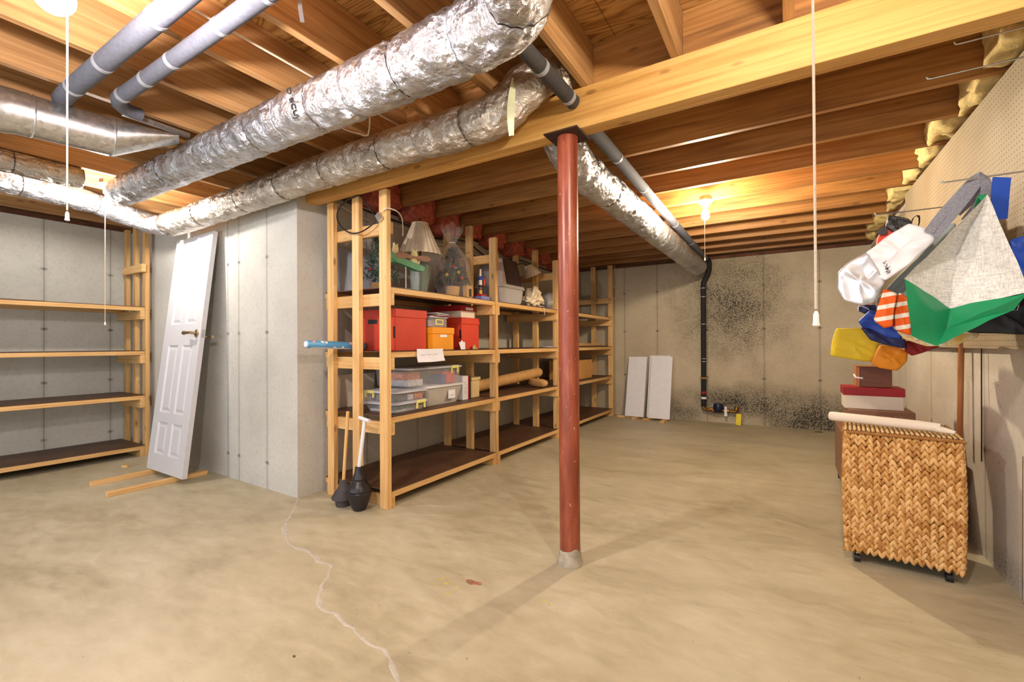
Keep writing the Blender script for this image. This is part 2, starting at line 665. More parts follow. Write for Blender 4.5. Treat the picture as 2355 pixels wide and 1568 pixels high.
XR, YF, XI, YA, XL = 0.84, 6.83, -3.02, 1.97, -6.12
floor = struct('floor', box(-6.4, 1.2, -2.6, 7.1, -0.12, 0), 'floor')
M['wall_left'] = concrete('concrete_left', (214, 213, 202), (190, 189, 178), 1, (0.98, 1.36, 1.86), (0.75, 1.27, 1.85, 0.2), (), 0.4)
M['wall_alc'] = concrete('concrete_alcove', (206, 204, 196), (182, 180, 172), 0, (-4.02, -3.84, -3.42), (0.2, 1.2, 1.78), (), 0.35)
M['wall_in'] = concrete('concrete_inner', (202, 196, 182), (178, 170, 156), 1, (2.6, 3.2, 3.8, 4.4, 5.0, 5.6, 6.2), (0.6, 1.2, 1.8), ((2.2, 0.05, 0.5, 0.25, 0.5),), 0.9)
M['wall_far'] = concrete('concrete_far', (200, 187, 162), (176, 163, 138), 0, (-2.15, -1.66, -0.98, -0.28, 0.33), (0.62, 1.28, 1.86),
                         ((-0.66, 1.62, 0.95, 1.05, 1.25), (-0.55, 0.30, 1.0, 0.30, 1.5), (0.25, 0.10, 0.85, 0.42, 1.6), (-1.35, 0.12, 0.5, 0.3, 1.0)), 0.8)
M['wall_right'] = concrete('concrete_right', (214, 208, 192), (184, 176, 160), 1, (2.72, 3.2, 3.62, 4.2, 5.0), (0.55, 1.1), ((3.0, 0.05, 0.8, 0.12, 0.6),), 0.9)
struct('wall_left', box(XL - 0.25, XL, -2.6, 2.3, 0, 2.33), 'wall_left')
struct('wall_alcove', prism([(XL - 0.25, 2.05), (XI, 1.97), (XI, 2.25), (XL - 0.25, 2.35)], 0, 2.33), 'wall_alc')
struct('wall_inner', box(XI - 0.25, XI, 2.252, YF - 0.001, 0, 2.26), 'wall_in')
struct('wall_far', box(XI - 0.2, XR + 0.25, YF, YF + 0.25, 0, 2.26), 'wall_far')
struct('wall_right', box(XR, XR + 0.25, -2.6, YF, 0, 2.26), 'wall_right')
t1 = struct('trim_1', box(XI, XR, YF, YF + 0.14, 2.262, 2.298), 'sill')
struct('trim_2', box(XL - 0.16, XL, -2.6, 2.02, 2.332, 2.372), 'sill')
struct('trim_3', box(XR, XR + 0.14, -2.6, YF, 2.262, 2.298), 'sill')
struct('trim_4', box(XI - 0.14, XI, 2.25, YF, 2.262, 2.298), 'sill')
struct('trim_5', box(XI - 0.2, XR + 0.2, YF + 0.1, YF + 0.14, 2.3, 2.57), 'joist_x')
struct('trim_6', box(XL - 0.2, XL - 0.16, -2.6, 2.4, 2.34, 2.57), 'joist_y')
struct('trim_7', box(XR + 0.14, XR + 0.18, -2.6, YF, 2.3, 2.57), 'joist_y')
struct('trim_8', box(XI - 0.18, XI - 0.14, 2.25, YF, 2.3, 2.57), 'joist_y')

# floor details that belong to the slab
ck = [(-2.982, 1.946), (-2.80, 1.79), (-2.623, 1.626), (-2.50, 1.56), (-2.373, 1.496), (-2.2, 1.49), (-2.048, 1.455), (-1.95, 1.45), (-1.896, 1.394), (-1.80, 1.28),
      (-1.674, 1.195), (-1.6, 1.20), (-1.518, 1.185), (-1.42, 1.17), (-1.326, 1.148), (-1.25, 1.15), (-1.188, 1.124), (-1.12, 1.08), (-1.05, 1.02), (-0.98, 0.9), (-0.9, 0.78)]
cp = smoothpath([(x, y, 0) for x, y in ck], 0.02)
V, F = [], []
for i, p in enumerate(cp):
    a = cp[max(0, i - 1)]
    b = cp[min(len(cp) - 1, i + 1)]
    d = (b - a).normalized()
    nrm = Vector((-d.y, d.x, 0))
    j = noise.noise(p * 23) * 0.012
    w = 0.005 + 0.018 * abs(noise.noise(p * 6 + Vector((3, 1, 0))))
    for s, h in ((-1, 0.0002), (-0.5, 0.0016), (0.5, 0.0016), (1, 0.0002)):
        q = p + nrm * (w * s + j + noise.noise(p * 60 + Vector((s, 0, 0))) * 0.004)
        V.append((q.x, q.y, h))
for i in range(len(cp) - 1):
    for k in range(3):
        F.append((i * 4 + k, i * 4 + k + 1, i * 4 + 5 + k, i * 4 + 4 + k))
M['crack'] = plain('crack_filler', (186, 180, 166), 0.8, 0, 0.14, 30)
mk('filled_crack', (V, F), 'crack', floor)
M['ypaint'] = plain('yellow_paint_drip', (196, 182, 96), 0.7, 0, 0.2, 60)


def blot(cx, cy, r, seed, h=0.0008):
    n = 12
    pts = [(cx + r * (0.65 + 0.5 * noise.noise(Vector((i * 1.7, seed, 0)))) * math.cos(2 * math.pi * i / n), cy + r * 0.6 * (0.65 + 0.5 * noise.noise(Vector((i * 1.3, seed + 5, 0)))) * math.sin(2 * math.pi * i / n)) for i in range(n)]
    return prism(pts, 0.0001, h)


for k, (px, py, r) in enumerate(((1016, 1332, .018), (1028, 1342, .02), (1036, 1336, .012), (1000, 1343, .01), (1052, 1350, .016), (1046, 1360, .012), (1030, 1364, .016), (1022, 1326, .010),
                                 (1252, 1382, .014), (1262, 1390, .012), (1281, 1400, .008), (1270, 1386, .008), (1012, 1340, .009))):
    p = at(px, py, z=0)
    mk('paint_spot', blot(p.x, p.y, r, k * 3.3), 'ypaint', floor)

# ------------------------------------------------------------------ ceiling
ceiling = struct('ceiling', box(-6.4, 1.2, -2.6, 7.1, 2.597, 2.64), 'plywood')
for ix in range(4):
    for iy in range(8):
        x0, y0 = -6.4 + 1.9 * ix, -2.6 + 1.2125 * iy
        if x0 < -3.4 and y0 > 2.2:
            continue
        mk('plywood_sheet', box(x0 + .0015, x0 + 1.8985, y0 + .0015, y0 + 1.211, 2.577, 2.597), 'plywood', ceiling)
k = 0
x = 0.868
while x > -6.1:
    mk('joist', cbox(x - 0.038, x, -2.55, 2.14, 2.342, 2.576, .002), 'joist_y', ceiling)
    x -= 0.42
y = 2.84
while y < 6.8:
    mk('joist', cbox(XI - 0.12, XR + 0.12, y, y + 0.038, 2.3, 2.576, .002), 'joist_x', ceiling)
    y += 0.42
mk('joist', cbox(XI - 0.12, XR + 0.12, 2.44, 2.478, 2.33, 2.576, .002), 'joist_x', ceiling)
# solid blocking between the joists above the beam
x = 0.868
i = 0
while x > -3.0:
    if i not in (4,):
        mk('blocking', box(x - 0.42 + .001, x - 0.038 - .001, 2.11, 2.14, 2.346, 2.576), 'joist_x', ceiling)
    i += 1
    x -= 0.42

beam = thing('support_beam', 'long built-up honey coloured timber beam resting on the red steel post', 'beam', (-1.0, 2.085, 2.145))
for k in range(3):
    mk('plank', cbox(XI - 0.06, XR + 0.1, 2.04 + 0.0305 * k, 2.07 + 0.0305 * k, 2.145 + 0.001 * (k % 2), 2.341, .002), 'beam', beam)

post = thing('support_post', 'rusty red painted steel column under the ceiling beam', 'post', (-0.944, 2.087, 0))
mk('column', cyl((-0.944, 2.087, 0.03), (-0.944, 2.087, 2.137), 0.051, None, 40), 'post', post, True)
mk('cap_plate', cbox(-1.035, -0.855, 2.0, 2.175, 2.137, 2.145, .001), 'rusty', post)
V = [(0.062, 0.0), (0.063, .012), (0.059, .03), (0.0555, .05), (0.0535, .065), (0.0528, .08)]
g = lathe(V, (-0.944, 2.087, 0), 32)
g = ([(x, y, max(0, z + (0.05 * noise.noise(Vector((x * 24, y * 24, 0))) if z > .06 else 0))) for x, y, z in g[0]], g[1])
mk('grout_collar', g, 'grout', post, True)

# ------------------------------------------------------------------ pegboards on the right wall
pg = thing('pegboard', 'large tan pegboard on the right wall behind the hanging bags', 'pegboard', (0.83, 3.0, 1.065))
a = math.atan2(0.055, 3.1)
mk('board', rotz(box(0.815, 0.821, 1.3, 4.66, 1.065, 2.262), a * 0.55, (0.83, 2.2)), 'pegboard', pg)
mk('batten', box(0.812, 0.838, 4.4, 4.44, 1.1, 2.2), 'pine_z', pg)
pg2 = thing('pegboard', 'tan pegboard deeper along the right wall towards the far corner', 'pegboard', (0.83, 5.7, 1.07))
mk('board', box(0.832, 0.838, 4.72, 6.7, 1.07, 2.21), 'pegboard', pg2)


# ------------------------------------------------------------------ lamps
def lampholder(x, y, z, ztop, label, cord_to, globe=False, knob=True, power=1.0, stem=0.0, cord=None, tint=(255, 242, 226)):
    t = thing('ceiling_lamp', label, 'lamp', (x, y, ztop), 'bare bulb ceiling lamps with pull cords')
    mk('junction_box', lathe([(0.048, -0.0), (0.05, -0.012), (0.05, -0.03)], (x, y, ztop - 0.001), 8), 'steel', t)
    zz = ztop - 0.031
    mk('holder', lathe([(0.056, 0), (0.058, -0.008), (0.05, -0.022), (0.03, -0.032), (0.026, -0.05 - stem)], (x, y, zz), 32), 'porcelain', t, True)
    zb = zz - 0.05 - stem
    mk('bulb_cap', lathe([(0.0135, 0), (0.0135, -0.02)], (x, y, zb), 20), 'steel', t, True)
    zb -= 0.02
    if globe:
        R = 0.046
        pr = [(0.014, 0)] + [(max(.001, R * math.sin(a)), -0.006 - R + R * math.cos(a)) for a in [math.pi * q / 12 for q in range(2, 13)]]
    else:
        R = 0.03
        pr = [(0.013, 0), (0.016, -0.012), (0.024, -0.03), (0.029, -0.045), (0.0305, -0.058), (0.0285, -0.072), (0.021, -0.084), (0.01, -0.09), (0.001, -0.0915)]
    mk('bulb', lathe(pr, (x, y, zb), 24), emit('bulb_glow', tint, BULB * power), t, True)
    c = cord if cord else (x + 0.045, y - 0.02)
    mk('pull_cord', tube([(c[0], c[1], zz - 0.02), (c[0], c[1], cord_to)], 0.0022, 8), 'cord', t)
    if knob:
        mk('cord_knob', lathe([(0.002, .026), (0.0045, .02), (0.005, .006), (0.0062, 0), (0.002, -0.002)], (c[0], c[1], cord_to - 0.03), 12), 'porcelain', t, True)
    return t


lampholder(-1.715, 0.40, 2.12, 2.341, 'globe bulb lamp with long pull cord beside the grey pipes', 1.50, True, True, 0.7, 0.125, (-1.803, 0.449), (255, 240, 236))
lampholder(-4.33, 1.30, 2.17, 2.341, 'bare bulb lamp glowing at the far end of the thick foil duct', 1.29, False, True, 0.75, 0.02, (-4.38, 1.30), (255, 246, 238))
lampholder(-0.575, 3.985, 2.14, 2.299, 'bare bulb lamp in a white porcelain holder under the far joists', 1.80, False, True, 1.5, 0.0, (-0.578, 3.96), (255, 236, 206))
lampholder(0.10, 0.96, 2.15, 2.341, 'bare bulb lamp with thick white pull cord on the right', 1.16, False, True, 0.9, 0.0, (0.042, 0.98), (255, 243, 230))


# ------------------------------------------------------------------ ducts
def foil_duct(name, label, pts, r, mat, straps, seed, sealed=True, wr=1.0, n=60, rr=None, wireR=0.0022):
    path = smoothpath(pts, 0.014)
    L = [0.0]
    for i in range(1, len(path)):
        L.append(L[-1] + (path[i] - path[i - 1]).length)
    tot = L[-1]
    S = [s * tot for s in straps]

    def rad(i, a):
        s = L[i]
        q = r if rr is None else lerp(r, rr, s / tot)
        p = 1.0
        for k in S:
            d = abs(s - k)
            p -= 0.085 * math.exp(-(d / 0.016) ** 2)
            p += 0.02 * math.exp(-((d - 0.07) / 0.05) ** 2)
        v = Vector((s * 5 + seed, math.cos(a) * 1.1, math.sin(a) * 1.1))
        big = noise.noise(v * 1.1) * 0.05
        med = (abs(noise.noise(v * 3.2 + Vector((9, 0, 0)))) - 0.25) * 0.075
        near = sum(math.exp(-(abs(s - k) / 0.05) ** 2) for k in S)
        pl = math.sin(a * 17 + 3 * noise.noise(Vector((s * 6, a, seed)))) * 0.022 * near
        fine = (abs(noise.noise(v * 8)) - .2) * 0.06 + noise.noise(v * 17) * 0.014
        return q * (p + wr * (big + med + pl + fine))
    t = thing(name, label, 'duct', path[len(path) // 2], None)
    mk('foil_sleeve', tube(path, rad, n, sealed), mat, t, 'all')
    fr = frames(path)
    for k, s in enumerate(S):
        i = min(range(len(L)), key=lambda q: abs(L[q] - s))
        p, tt, u, w = fr[i]
        pp = []
        for j in range(36):
            a = 2 * math.pi * j / 36
            pp.append(p + (u * math.cos(a) + w * math.sin(a)) * (rad(i, a) + wireR * 0.6))
        mk('tie_wire', tube(pp, wireR, 5, False, True), 'wire' if k % 2 else 'tape', t)
    return t, path, rad


big, bpath, brad = foil_duct('foil_duct', 'thickest crinkled silver foil duct running across below the joists', [(-4.14, 1.33, 2.228), (-3.6, 1.33, 2.226), (-2.9, 1.33, 2.222), (-2.2, 1.33, 2.218), (-1.5, 1.33, 2.21), (-1.1, 1.325, 2.215), (-0.9, 1.31, 2.21), (-0.74, 1.24, 2.205), (-0.66, 1.10, 2.20), (-0.63, 0.95, 2.20), (-0.62, 0.6, 2.20), (-0.62, 0.2, 2.20)],
               0.097, 'foil', (0.06, 0.17, 0.31, 0.40, 0.455, 0.51, 0.565, 0.63, 0.70, 0.77), 1.0, rr=0.122)
m = basis((-1.90, 1.33 - 0.112, 2.19), (0.0, 0.35, -1), (1, 0, 0))
mk('printed_mark', text_geo('D BCUJ', 0.04, m, 0.002), 'ink', big)
foil_duct('foil_duct', 'thinner tan foil duct hugging the timber beam', [(-4.55, 1.78, 2.148), (-4.2, 1.80, 2.155), (-3.2, 1.80, 2.178), (-2.4, 1.80, 2.19), (-1.8, 1.80, 2.188), (-1.4, 1.80, 2.185), (-1.18, 1.81, 2.20), (-1.06, 1.84, 2.29), (-1.0, 1.90, 2.37), (-0.98, 2.0, 2.44), (-0.98, 2.09, 2.455)],
          0.098, 'foil2', (0.05, 0.14, 0.22, 0.30, 0.37, 0.43, 0.49, 0.55, 0.61, 0.68, 0.75, 0.83, 0.90), 5.0)
foil_duct('foil_duct', 'silver foil duct dropping behind the beam and running to the far wall', [(-1.06, 2.19, 2.36), (-1.065, 2.24, 2.27), (-1.06, 2.36, 2.18), (-1.055, 2.6, 2.14), (-1.05, 3.2, 2.14), (-1.045, 4.4, 2.13), (-1.035, 5.6, 2.12), (-1.03, 6.45, 2.12)],
          0.11, 'foil', (0.1, 0.2, 0.28, 0.36, 0.44, 0.52, 0.6, 0.68, 0.76, 0.84, 0.92), 9.0)
foil_duct('foil_duct', 'foil duct branch running left below the glowing bulb', [(-4.62, 1.775, 2.15), (-4.73, 1.70, 2.165), (-4.77, 1.55, 2.21), (-4.70, 1.3, 2.24), (-4.60, 1.0, 2.24), (-4.58, 0.5, 2.24), (-4.58, 0.1, 2.24)],
          0.082, 'foil', (0.14, 0.3, 0.42, 0.55, 0.68, 0.8), 14.0, wr=1.6)
foil_duct('foil_duct', 'short dull foil duct above the branch at the upper left edge', [(-4.2, 1.12, 2.27), (-4.2, 0.9, 2.27), (-4.2, 0.5, 2.27), (-4.2, 0.0, 2.27)], 0.07, 'foil2', (0.12, 0.3, 0.5), 18.0, wr=1.6)
t = thing('tape_strip', 'pale green strip of tape hanging from the duct elbow', 'tape', (-1.03, 1.72, 2.3))
V, F = [], []
for i in range(14):
    q = i / 13
    w = 0.011 + 0.006 * math.sin(q * 3)
    z = 2.30 - 0.27 * q
    yv = 1.745 - 0.03 * math.sin(q * 2.2)
    tw = 1.2 - 1.0 * q
    V += [(-1.05 - w * math.cos(tw), yv - w * math.sin(tw), z), (-1.05, yv - .004, z), (-1.05 + w * math.cos(tw), yv + w * math.sin(tw), z)]
for i in range(13):
    F += [(i * 3, i * 3 + 1, i * 3 + 4, i * 3 + 3), (i * 3 + 1, i * 3 + 2, i * 3 + 5, i * 3 + 4)]
M['tape_green'] = plain('pale_green_tape', (196, 198, 160), 0.5)
mk('strip', (V, F), 'tape_green', t, True)

# galvanised round duct, elbow and boot at the upper left
t = thing('metal_duct', 'bare galvanised round duct with elbow and tapered boot', 'duct', (-3.08, 0.7, 2.1))
mk('pipe', tube([(-3.08, 0.62, 2.2), (-3.06, 0.76, 2.2), (-3.03, 0.93, 2.2)], 0.096, 40), 'galv', t, True)
ep = smoothpath([(-3.62, 0.20, 2.16), (-3.38, 0.30, 2.17), (-3.2, 0.42, 2.19), (-3.10, 0.55, 2.2), (-3.08, 0.63, 2.2)], 0.03)
mk('elbow', tube(ep, lambda i, a: 0.1 + (0.004 if i % 4 == 0 else 0), 40), 'galv', t, True)
for q in (0.64, 0.925):
    mk('seam', ring((-3.078 if q < .7 else -3.03, q, 2.2), (0.05 if q < .7 else .1, 1, 0), 0.098, 0.0035, 40, 6), 'galv', t, True)
V, F = [], []
n = 32
for i in range(9):
    s = i / 8
    c = Vector((-3.03, 0.93, 2.2)).lerp(Vector((-2.92, 1.19, 2.262)), s)
    rw, rh = lerp(0.097, 0.06, s), lerp(0.097, 0.014, s)
    d = Vector((0.11, 0.26, 0)).normalized()
    sd = Vector((d.y, -d.x, 0))
    for j in range(n):
        a = 2 * math.pi * j / n
        V.append(tuple(c + sd * rw * math.cos(a) + Vector((0, 0, rh * math.sin(a)))))
for i in range(8):
    for j in range(n):
        F.append((i * n + j, i * n + (j + 1) % n, (i + 1) * n + (j + 1) % n, (i + 1) * n + j))
F += [tuple(range(n)), tuple(8 * n + j for j in range(n))]
mk('boot', (V, F), 'galv', t, True)
mk('flange', box(-2.98, -2.955, 0.95, 1.26, 2.31, 2.333), 'galv', t)


# grey insulated pipes
def foam_pipe(name, label, pts, r, mat, bands, n=24):
    path = smoothpath(pts, 0.05)
    t = thing(name, label, 'pipe', path[len(path) // 2])
    mk('foam_sleeve', tube(path, r, n), mat, t, True)
    fr = frames(path)
    for b in bands:
        p, tt, u, w = fr[int(b * (len(fr) - 1))]
        mk('tape_band', tube([p - tt * 0.012, p + tt * 0.012], r + 0.0015, n), 'tape', t, True)
    return t


foam_pipe('insulated_pipe', 'grey foam covered pipe nearest the globe bulb', [(-0.9, 0.73, 2.3), (-2.0, 0.728, 2.297), (-2.9, 0.722, 2.297), (-3.02, 0.74, 2.31)], 0.038, 'foam', (0.35, 0.5, 0.72, 0.9))
foam_pipe('insulated_pipe', 'grey foam covered pipe bending at the metal duct boot', [(-0.85, 0.875, 2.3), (-1.9, 0.875, 2.3), (-2.6, 0.87, 2.298), (-2.76, 0.87, 2.297), (-2.86, 0.92, 2.305), (-2.89, 1.0, 2.312)], 0.032, 'foam', (0.3, 0.45, 0.62, 0.75, 0.86))
foam_pipe('insulated_pipe', 'dark grey foam covered pipe below the duct elbow meeting the beam', [(-0.892, 1.48, 2.276), (-0.888, 1.7, 2.275), (-0.884, 2.025, 2.272)], 0.034, 'foam_dark', (0.45, 0.97))
foam_pipe('insulated_pipe', 'long silver grey pipe running behind the post to the far wall', [(-0.9, 2.15, 2.262), (-0.905, 2.6, 2.262), (-0.93, 4.0, 2.26), (-0.95, 5.6, 2.255), (-0.955, 6.6, 2.25)], 0.036, 'foam', (0.15, 0.3, 0.55, 0.75))

# ================================================================== shelving
SH = (0.112, 0.613, 1.055, 1.495)
SF, SB = -2.29, -2.985          # front and back of the long shelving
unit = thing('shelving_unit', 'long pine stud shelving along the inner wall loaded with boxes and lamps', 'shelving', (-2.64, 4.4, 0))
FY = (2.135, 3.45, 4.765, 6.66)
for i, fy in enumerate(FY):
    top = (2.144, 2.08, 2.075, 2.29)[i]
    for j, (x0, x1) in enumerate(((-2.358, -2.285), (-2.632, -2.562), (-2.905, -2.838))):
        mk('post', cbox(x0, x1, fy, fy + 0.038, 0, (top, 2.144, 2.144)[j] if i == 0 else (top, 2.225, 2.20)[j] if i < 3 else top, .002), 'pine_z', unit)
    for z in SH:
        lo = max(0.0, z - 0.042 - 0.085)
        sides = (1,) if i == 0 else (-1,) if i == 3 else (-1, 1)
        for s in sides:
            y0 = fy + 0.038 if s > 0 else fy - 0.038
            mk('ledger', cbox(-2.97, -2.292, y0, y0 + 0.038, lo, z - 0.042, .002), 'pine_x', unit)
    z = 1.93 if i < 3 else 1.78
    y0 = fy + 0.038 if i < 3 else fy - 0.038
    mk('cross_bar', cbox(-2.93, -2.30, y0, y0 + 0.038, z - 0.075, z + 0.005, .002), 'pine_x', unit)
for i in range(3):
    y0, y1 = FY[i] + 0.04, FY[i + 1] - 0.002
    if i:
        y0 = FY[i] + 0.04
    for z in SH:
        s = mk('shelf_panel', cbox(SB, SF - 0.004, y0, y1, z - 0.006, z, .001), 'hardboard', unit)
        mk('front_rail', cbox(SF - 0.085, SF, y0, y1, z - 0.044, z - 0.0065, .002), 'pine_y', s)
        mk('back_rail', cbox(SB, SB + 0.085, y0, y1, z - 0.044, z - 0.0065, .002), 'pine_y', s)

unit2 = thing('shelving_unit', 'empty pine stud shelving with dark boards against the left wall', 'shelving', (-5.8, 0.9, 0))
LF, LB = -5.5, -6.1
for fy in (0.05, 1.945):
    for (x0, x1) in ((-5.57, -5.498), (-5.80, -5.735), (-6.03, -5.965)):
        mk('post', cbox(x0, x1, fy, fy + 0.038, 0, 2.332, .002), 'pine_z', unit2)
    for z in SH:
        y0 = fy - 0.039 if fy > 1 else fy + 0.039
        mk('ledger', cbox(-6.08, -5.5, y0, y0 + 0.038, max(0, z - 0.042 - 0.085), z - 0.042, .002), 'pine_x', unit2)
mk('cross_bar', cbox(-5.95, -5.47, 1.906, 1.944, 1.84, 1.92, .002), 'pine_x', unit2)
for z in SH:
    s = mk('shelf_panel', cbox(LB, LF - 0.004, 0.06, 1.943, z - 0.006, z, .001), 'hardboard', unit2)
    mk('front_rail', cbox(LF - 0.085, LF, 0.06, 1.943, z - 0.044, z - 0.0065, .002), 'pine_y', s)
    mk('back_rail', cbox(LB, LB + 0.085, 0.06, 1.943, z - 0.044, z - 0.0065, .002), 'pine_y', s)
mk('loose_board', cbox(-6.05, -5.62, 0.3, 1.25, SH[3] + .001, SH[3] + .012, .001), 'hardboard', None, label='thin dark board lying on the top shelf of the empty shelving', cat='board')

# ------------------------------------------------------------------ things on the long shelving: boxes
def lidded(name, label, cat, x0, x1, y0, y1, z0, z1, lid, mb, ml, rz=0.0, slots=()):
    t = thing(name, label, cat, ((x0 + x1) / 2, (y0 + y1) / 2, z0))
    c = ((x0 + x1) / 2, (y0 + y1) / 2)
    mk('body', rotz(cbox(x0, x1, y0, y1, z0, z1 - 0.012, .002), rz, c), mb, t)
    mk('lid', rotz(cbox(x0 - .006, x1 + .006, y0 - .006, y1 + .006, z1 - lid, z1, .003), rz, c), ml, t)
    for (face, u, z, w, h) in slots:
        if face == 'y':
            g = cbox(u - w / 2, u + w / 2, y0 - .0015, y0 + .004, z - h / 2, z + h / 2, .001)
        else:
            g = cbox(x1 - .004, x1 + .0015, u - w / 2, u + w / 2, z - h / 2, z + h / 2, .001)
        mk('hand_hole', rotz(g, rz, c), 'black', t)
    return t


Z2 = SH[2] + 0.001
lidded('storage_box', 'large red cardboard box with lid beside the orange box', 'box', -2.79, -2.42, 2.345, 2.665, Z2, 1.362, 0.062, 'red_card', 'red_card', 0, (('y', -2.66, 1.272, 0.1, 0.034), ('y', -2.435, 1.19, 0.02, 0.085)))
ob = lidded('storage_box', 'small orange cardboard box with lid on the middle shelf', 'box', -2.60, -2.38, 2.70, 2.955, Z2, 1.236, 0.052, 'orange_card', 'orange_card')
mk('label_holder', cbox(-2.3795, -2.3785, 2.785, 2.87, 1.158, 1.178, .0004), 'paper', ob)
lidded('storage_box', 'red cardboard box under the red and cream shoe box', 'box', -2.77, -2.43, 3.13, 3.385, Z2, 1.335, 0.058, 'red_card', 'red_card', 0, (('y', -2.445, 1.19, 0.02, 0.075),))
sb = lidded('shoe_box', 'cream shoe box with dark red lid on the red box', 'box', -2.80, -2.46, 3.16, 3.37, 1.3365, 1.446, 0.05, 'cream_card', 'red_deep')
mk('label_holder', cbox(-2.4535, -2.4525, 3.22, 3.33, 1.405, 1.43, .0004), 'paper', sb)
t = thing('clear_box', 'small clear plastic photo box on top of the orange box', 'box', (-2.5, 2.82, 1.238))
mk('body', cbox(-2.6, -2.42, 2.70, 2.92, 1.2375, 1.312, .006), 'clear', t)
mk('lid', cbox(-2.606, -2.414, 2.694, 2.926, 1.3125, 1.322, .003), 'clear_lid', t)
mk('contents', cbox(-2.59, -2.44, 2.71, 2.90, 1.24, 1.295, .004), plain('mauve_papers', (150, 130, 132), 0.7), t)
fr = join(box(-2.419, -2.415, 2.775, 2.785, 1.258, 1.302), box(-2.419, -2.415, 2.86, 2.87, 1.258, 1.302), box(-2.419, -2.415, 2.785, 2.86, 1.258, 1.266), box(-2.419, -2.415, 2.785, 2.86, 1.294, 1.302))
mk('latch', fr, 'latch', t)
t = thing('paper_stack', 'loose papers and envelopes piled on the small clear box', 'paper', (-2.52, 2.85, 1.323))
for k, (dx, dy, a, mm) in enumerate(((0, 0, .05, 'paper'), (.02, .02, -.2, 'red_deep'), (.01, .03, .25, 'paper'), (-.02, .0, -.1, 'bluebook'), (.02, -.01, .3, 'paper'))):
    mk('sheet', rotz(box(-2.62 + dx, -2.44 + dx, 2.73 + dy, 2.98 + dy, 1.3235 + .006 * k, 1.3285 + .006 * k), a, (-2.52, 2.85)), mm, t)

# handwritten note hanging over the shelf edge
t = thing('paper_note', 'handwritten white paper note hanging over the shelf edge', 'note', (-2.285, 2.56, 0.97))
V, F = [], []
for i in range(7):
    s = i / 6
    z = 1.068 - 0.096 * s
    xx = -2.284 + 0.02 * s * s
    V += [(xx, 2.42 - .012 * s, z), (xx + .003, 2.56, z - .002), (xx, 2.705 + .003 * s, z + .003 * s)]
for i in range(6):
    F += [(i * 3, i * 3 + 1, i * 3 + 4, i * 3 + 3), (i * 3 + 1, i * 3 + 2, i * 3 + 5, i * 3 + 4)]
V += [(x - .002, y, z) for x, y, z in V]
F += [tuple(q + 21 for q in reversed(f)) for f in F]
mk('sheet', (V, F), 'paper', t, True)
M['pencil'] = plain('pencil', (150, 148, 165), 0.8)


def scribble(m, w, h, seed, words=3, r=0.0009):
    """illegible handwriting as thin raised strokes"""
    rnd = random.Random(seed)
    gs = []
    x = -w / 2
    for k in range(words):
        ww = w / words * rnd.uniform(.7, .9)
        pts = []
        n = max(6, int(ww / (h * .35)))
        for i in range(n):
            pts.append((x + ww * i / (n - 1), rnd.uniform(-.5, .5) * h * (1.5 if i == 0 else .8), 0))
        gs.append(tube(smoothpath(pts, w / 60), r, 4))
        x += w / words
    return xform(join(*gs), m)


mk('handwriting', scribble(basis((-2.2758, 2.55, 1.025), (0, 1, 0.0), (-.12, 0, 1)), .2, .014, 3), 'pencil', t)
g = prism([(-.03, 0), (.03, 0), (.042, .062), (.014, .066), (.006, .078), (-.006, .078), (-.014, .066), (-.042, .062)], 0, 0.002)
g = xform(g, basis((-2.37, 3.07, Z2), (0, 1, 0), (-.2, 0, 1)))
mk('gift_tag', g, 'paper', None, label='white tag shaped like a takeout carton leaning on the red box', cat='tag')
g = xform(prism([(-.03, 0), (.04, 0), (.03, .012), (.018, .016), (.012, .032), (-.006, .04), (-.02, .03), (-.03, .012)], 0, 0.002), basis((-2.40, 3.28, Z2), (0, 1, 0), (-.1, 0, 1)))
mk('paper_cutout', g, plain('olive_paper', (176, 164, 96), 0.7), None, label='small olive paper scrap at the foot of the red box', cat='paper')

# blue wrapping paper roll poking out of the end frame
t = thing('wrapping_roll', 'blue patterned wrapping paper roll poking out past the shelf posts', 'roll', (-2.75, 2.2, 1.07))
tt = NT('printed_wrap')
vo = tt.n('ShaderNodeTexVoronoi', i_Scale=22.0)
tt.l(tt.coord(), vo.inputs['Vector'])
M['wrap'] = tt.set(tt.mix(tt.math('LESS_THAN', vo.outputs['Distance'], 0.30), lin((88, 158, 204)), tt.ramp(tt.noise(14), [(0.45, lin((206, 50, 40))), (0.55, lin((236, 240, 240)))])), 0.4)
mk('paper', cyl((-2.75, 1.86, 1.107), (-2.745, 2.335, 1.089), 0.027, None, 28), 'wrap', t, True)
mk('core', tube([(-2.7502, 1.853, 1.1072), (-2.75, 1.862, 1.107)], [0.019, 0.019], 20), 'paper', t, True)
mk('loose_edge', xform(prism([(0, 0), (0.44, 0), (0.44, 0.02), (0, 0.02)], 0, 0.0008), basis((-2.728, 1.87, 1.08), (0.02, 1, -.03), (1, 0, 0.3))), 'paper', t)


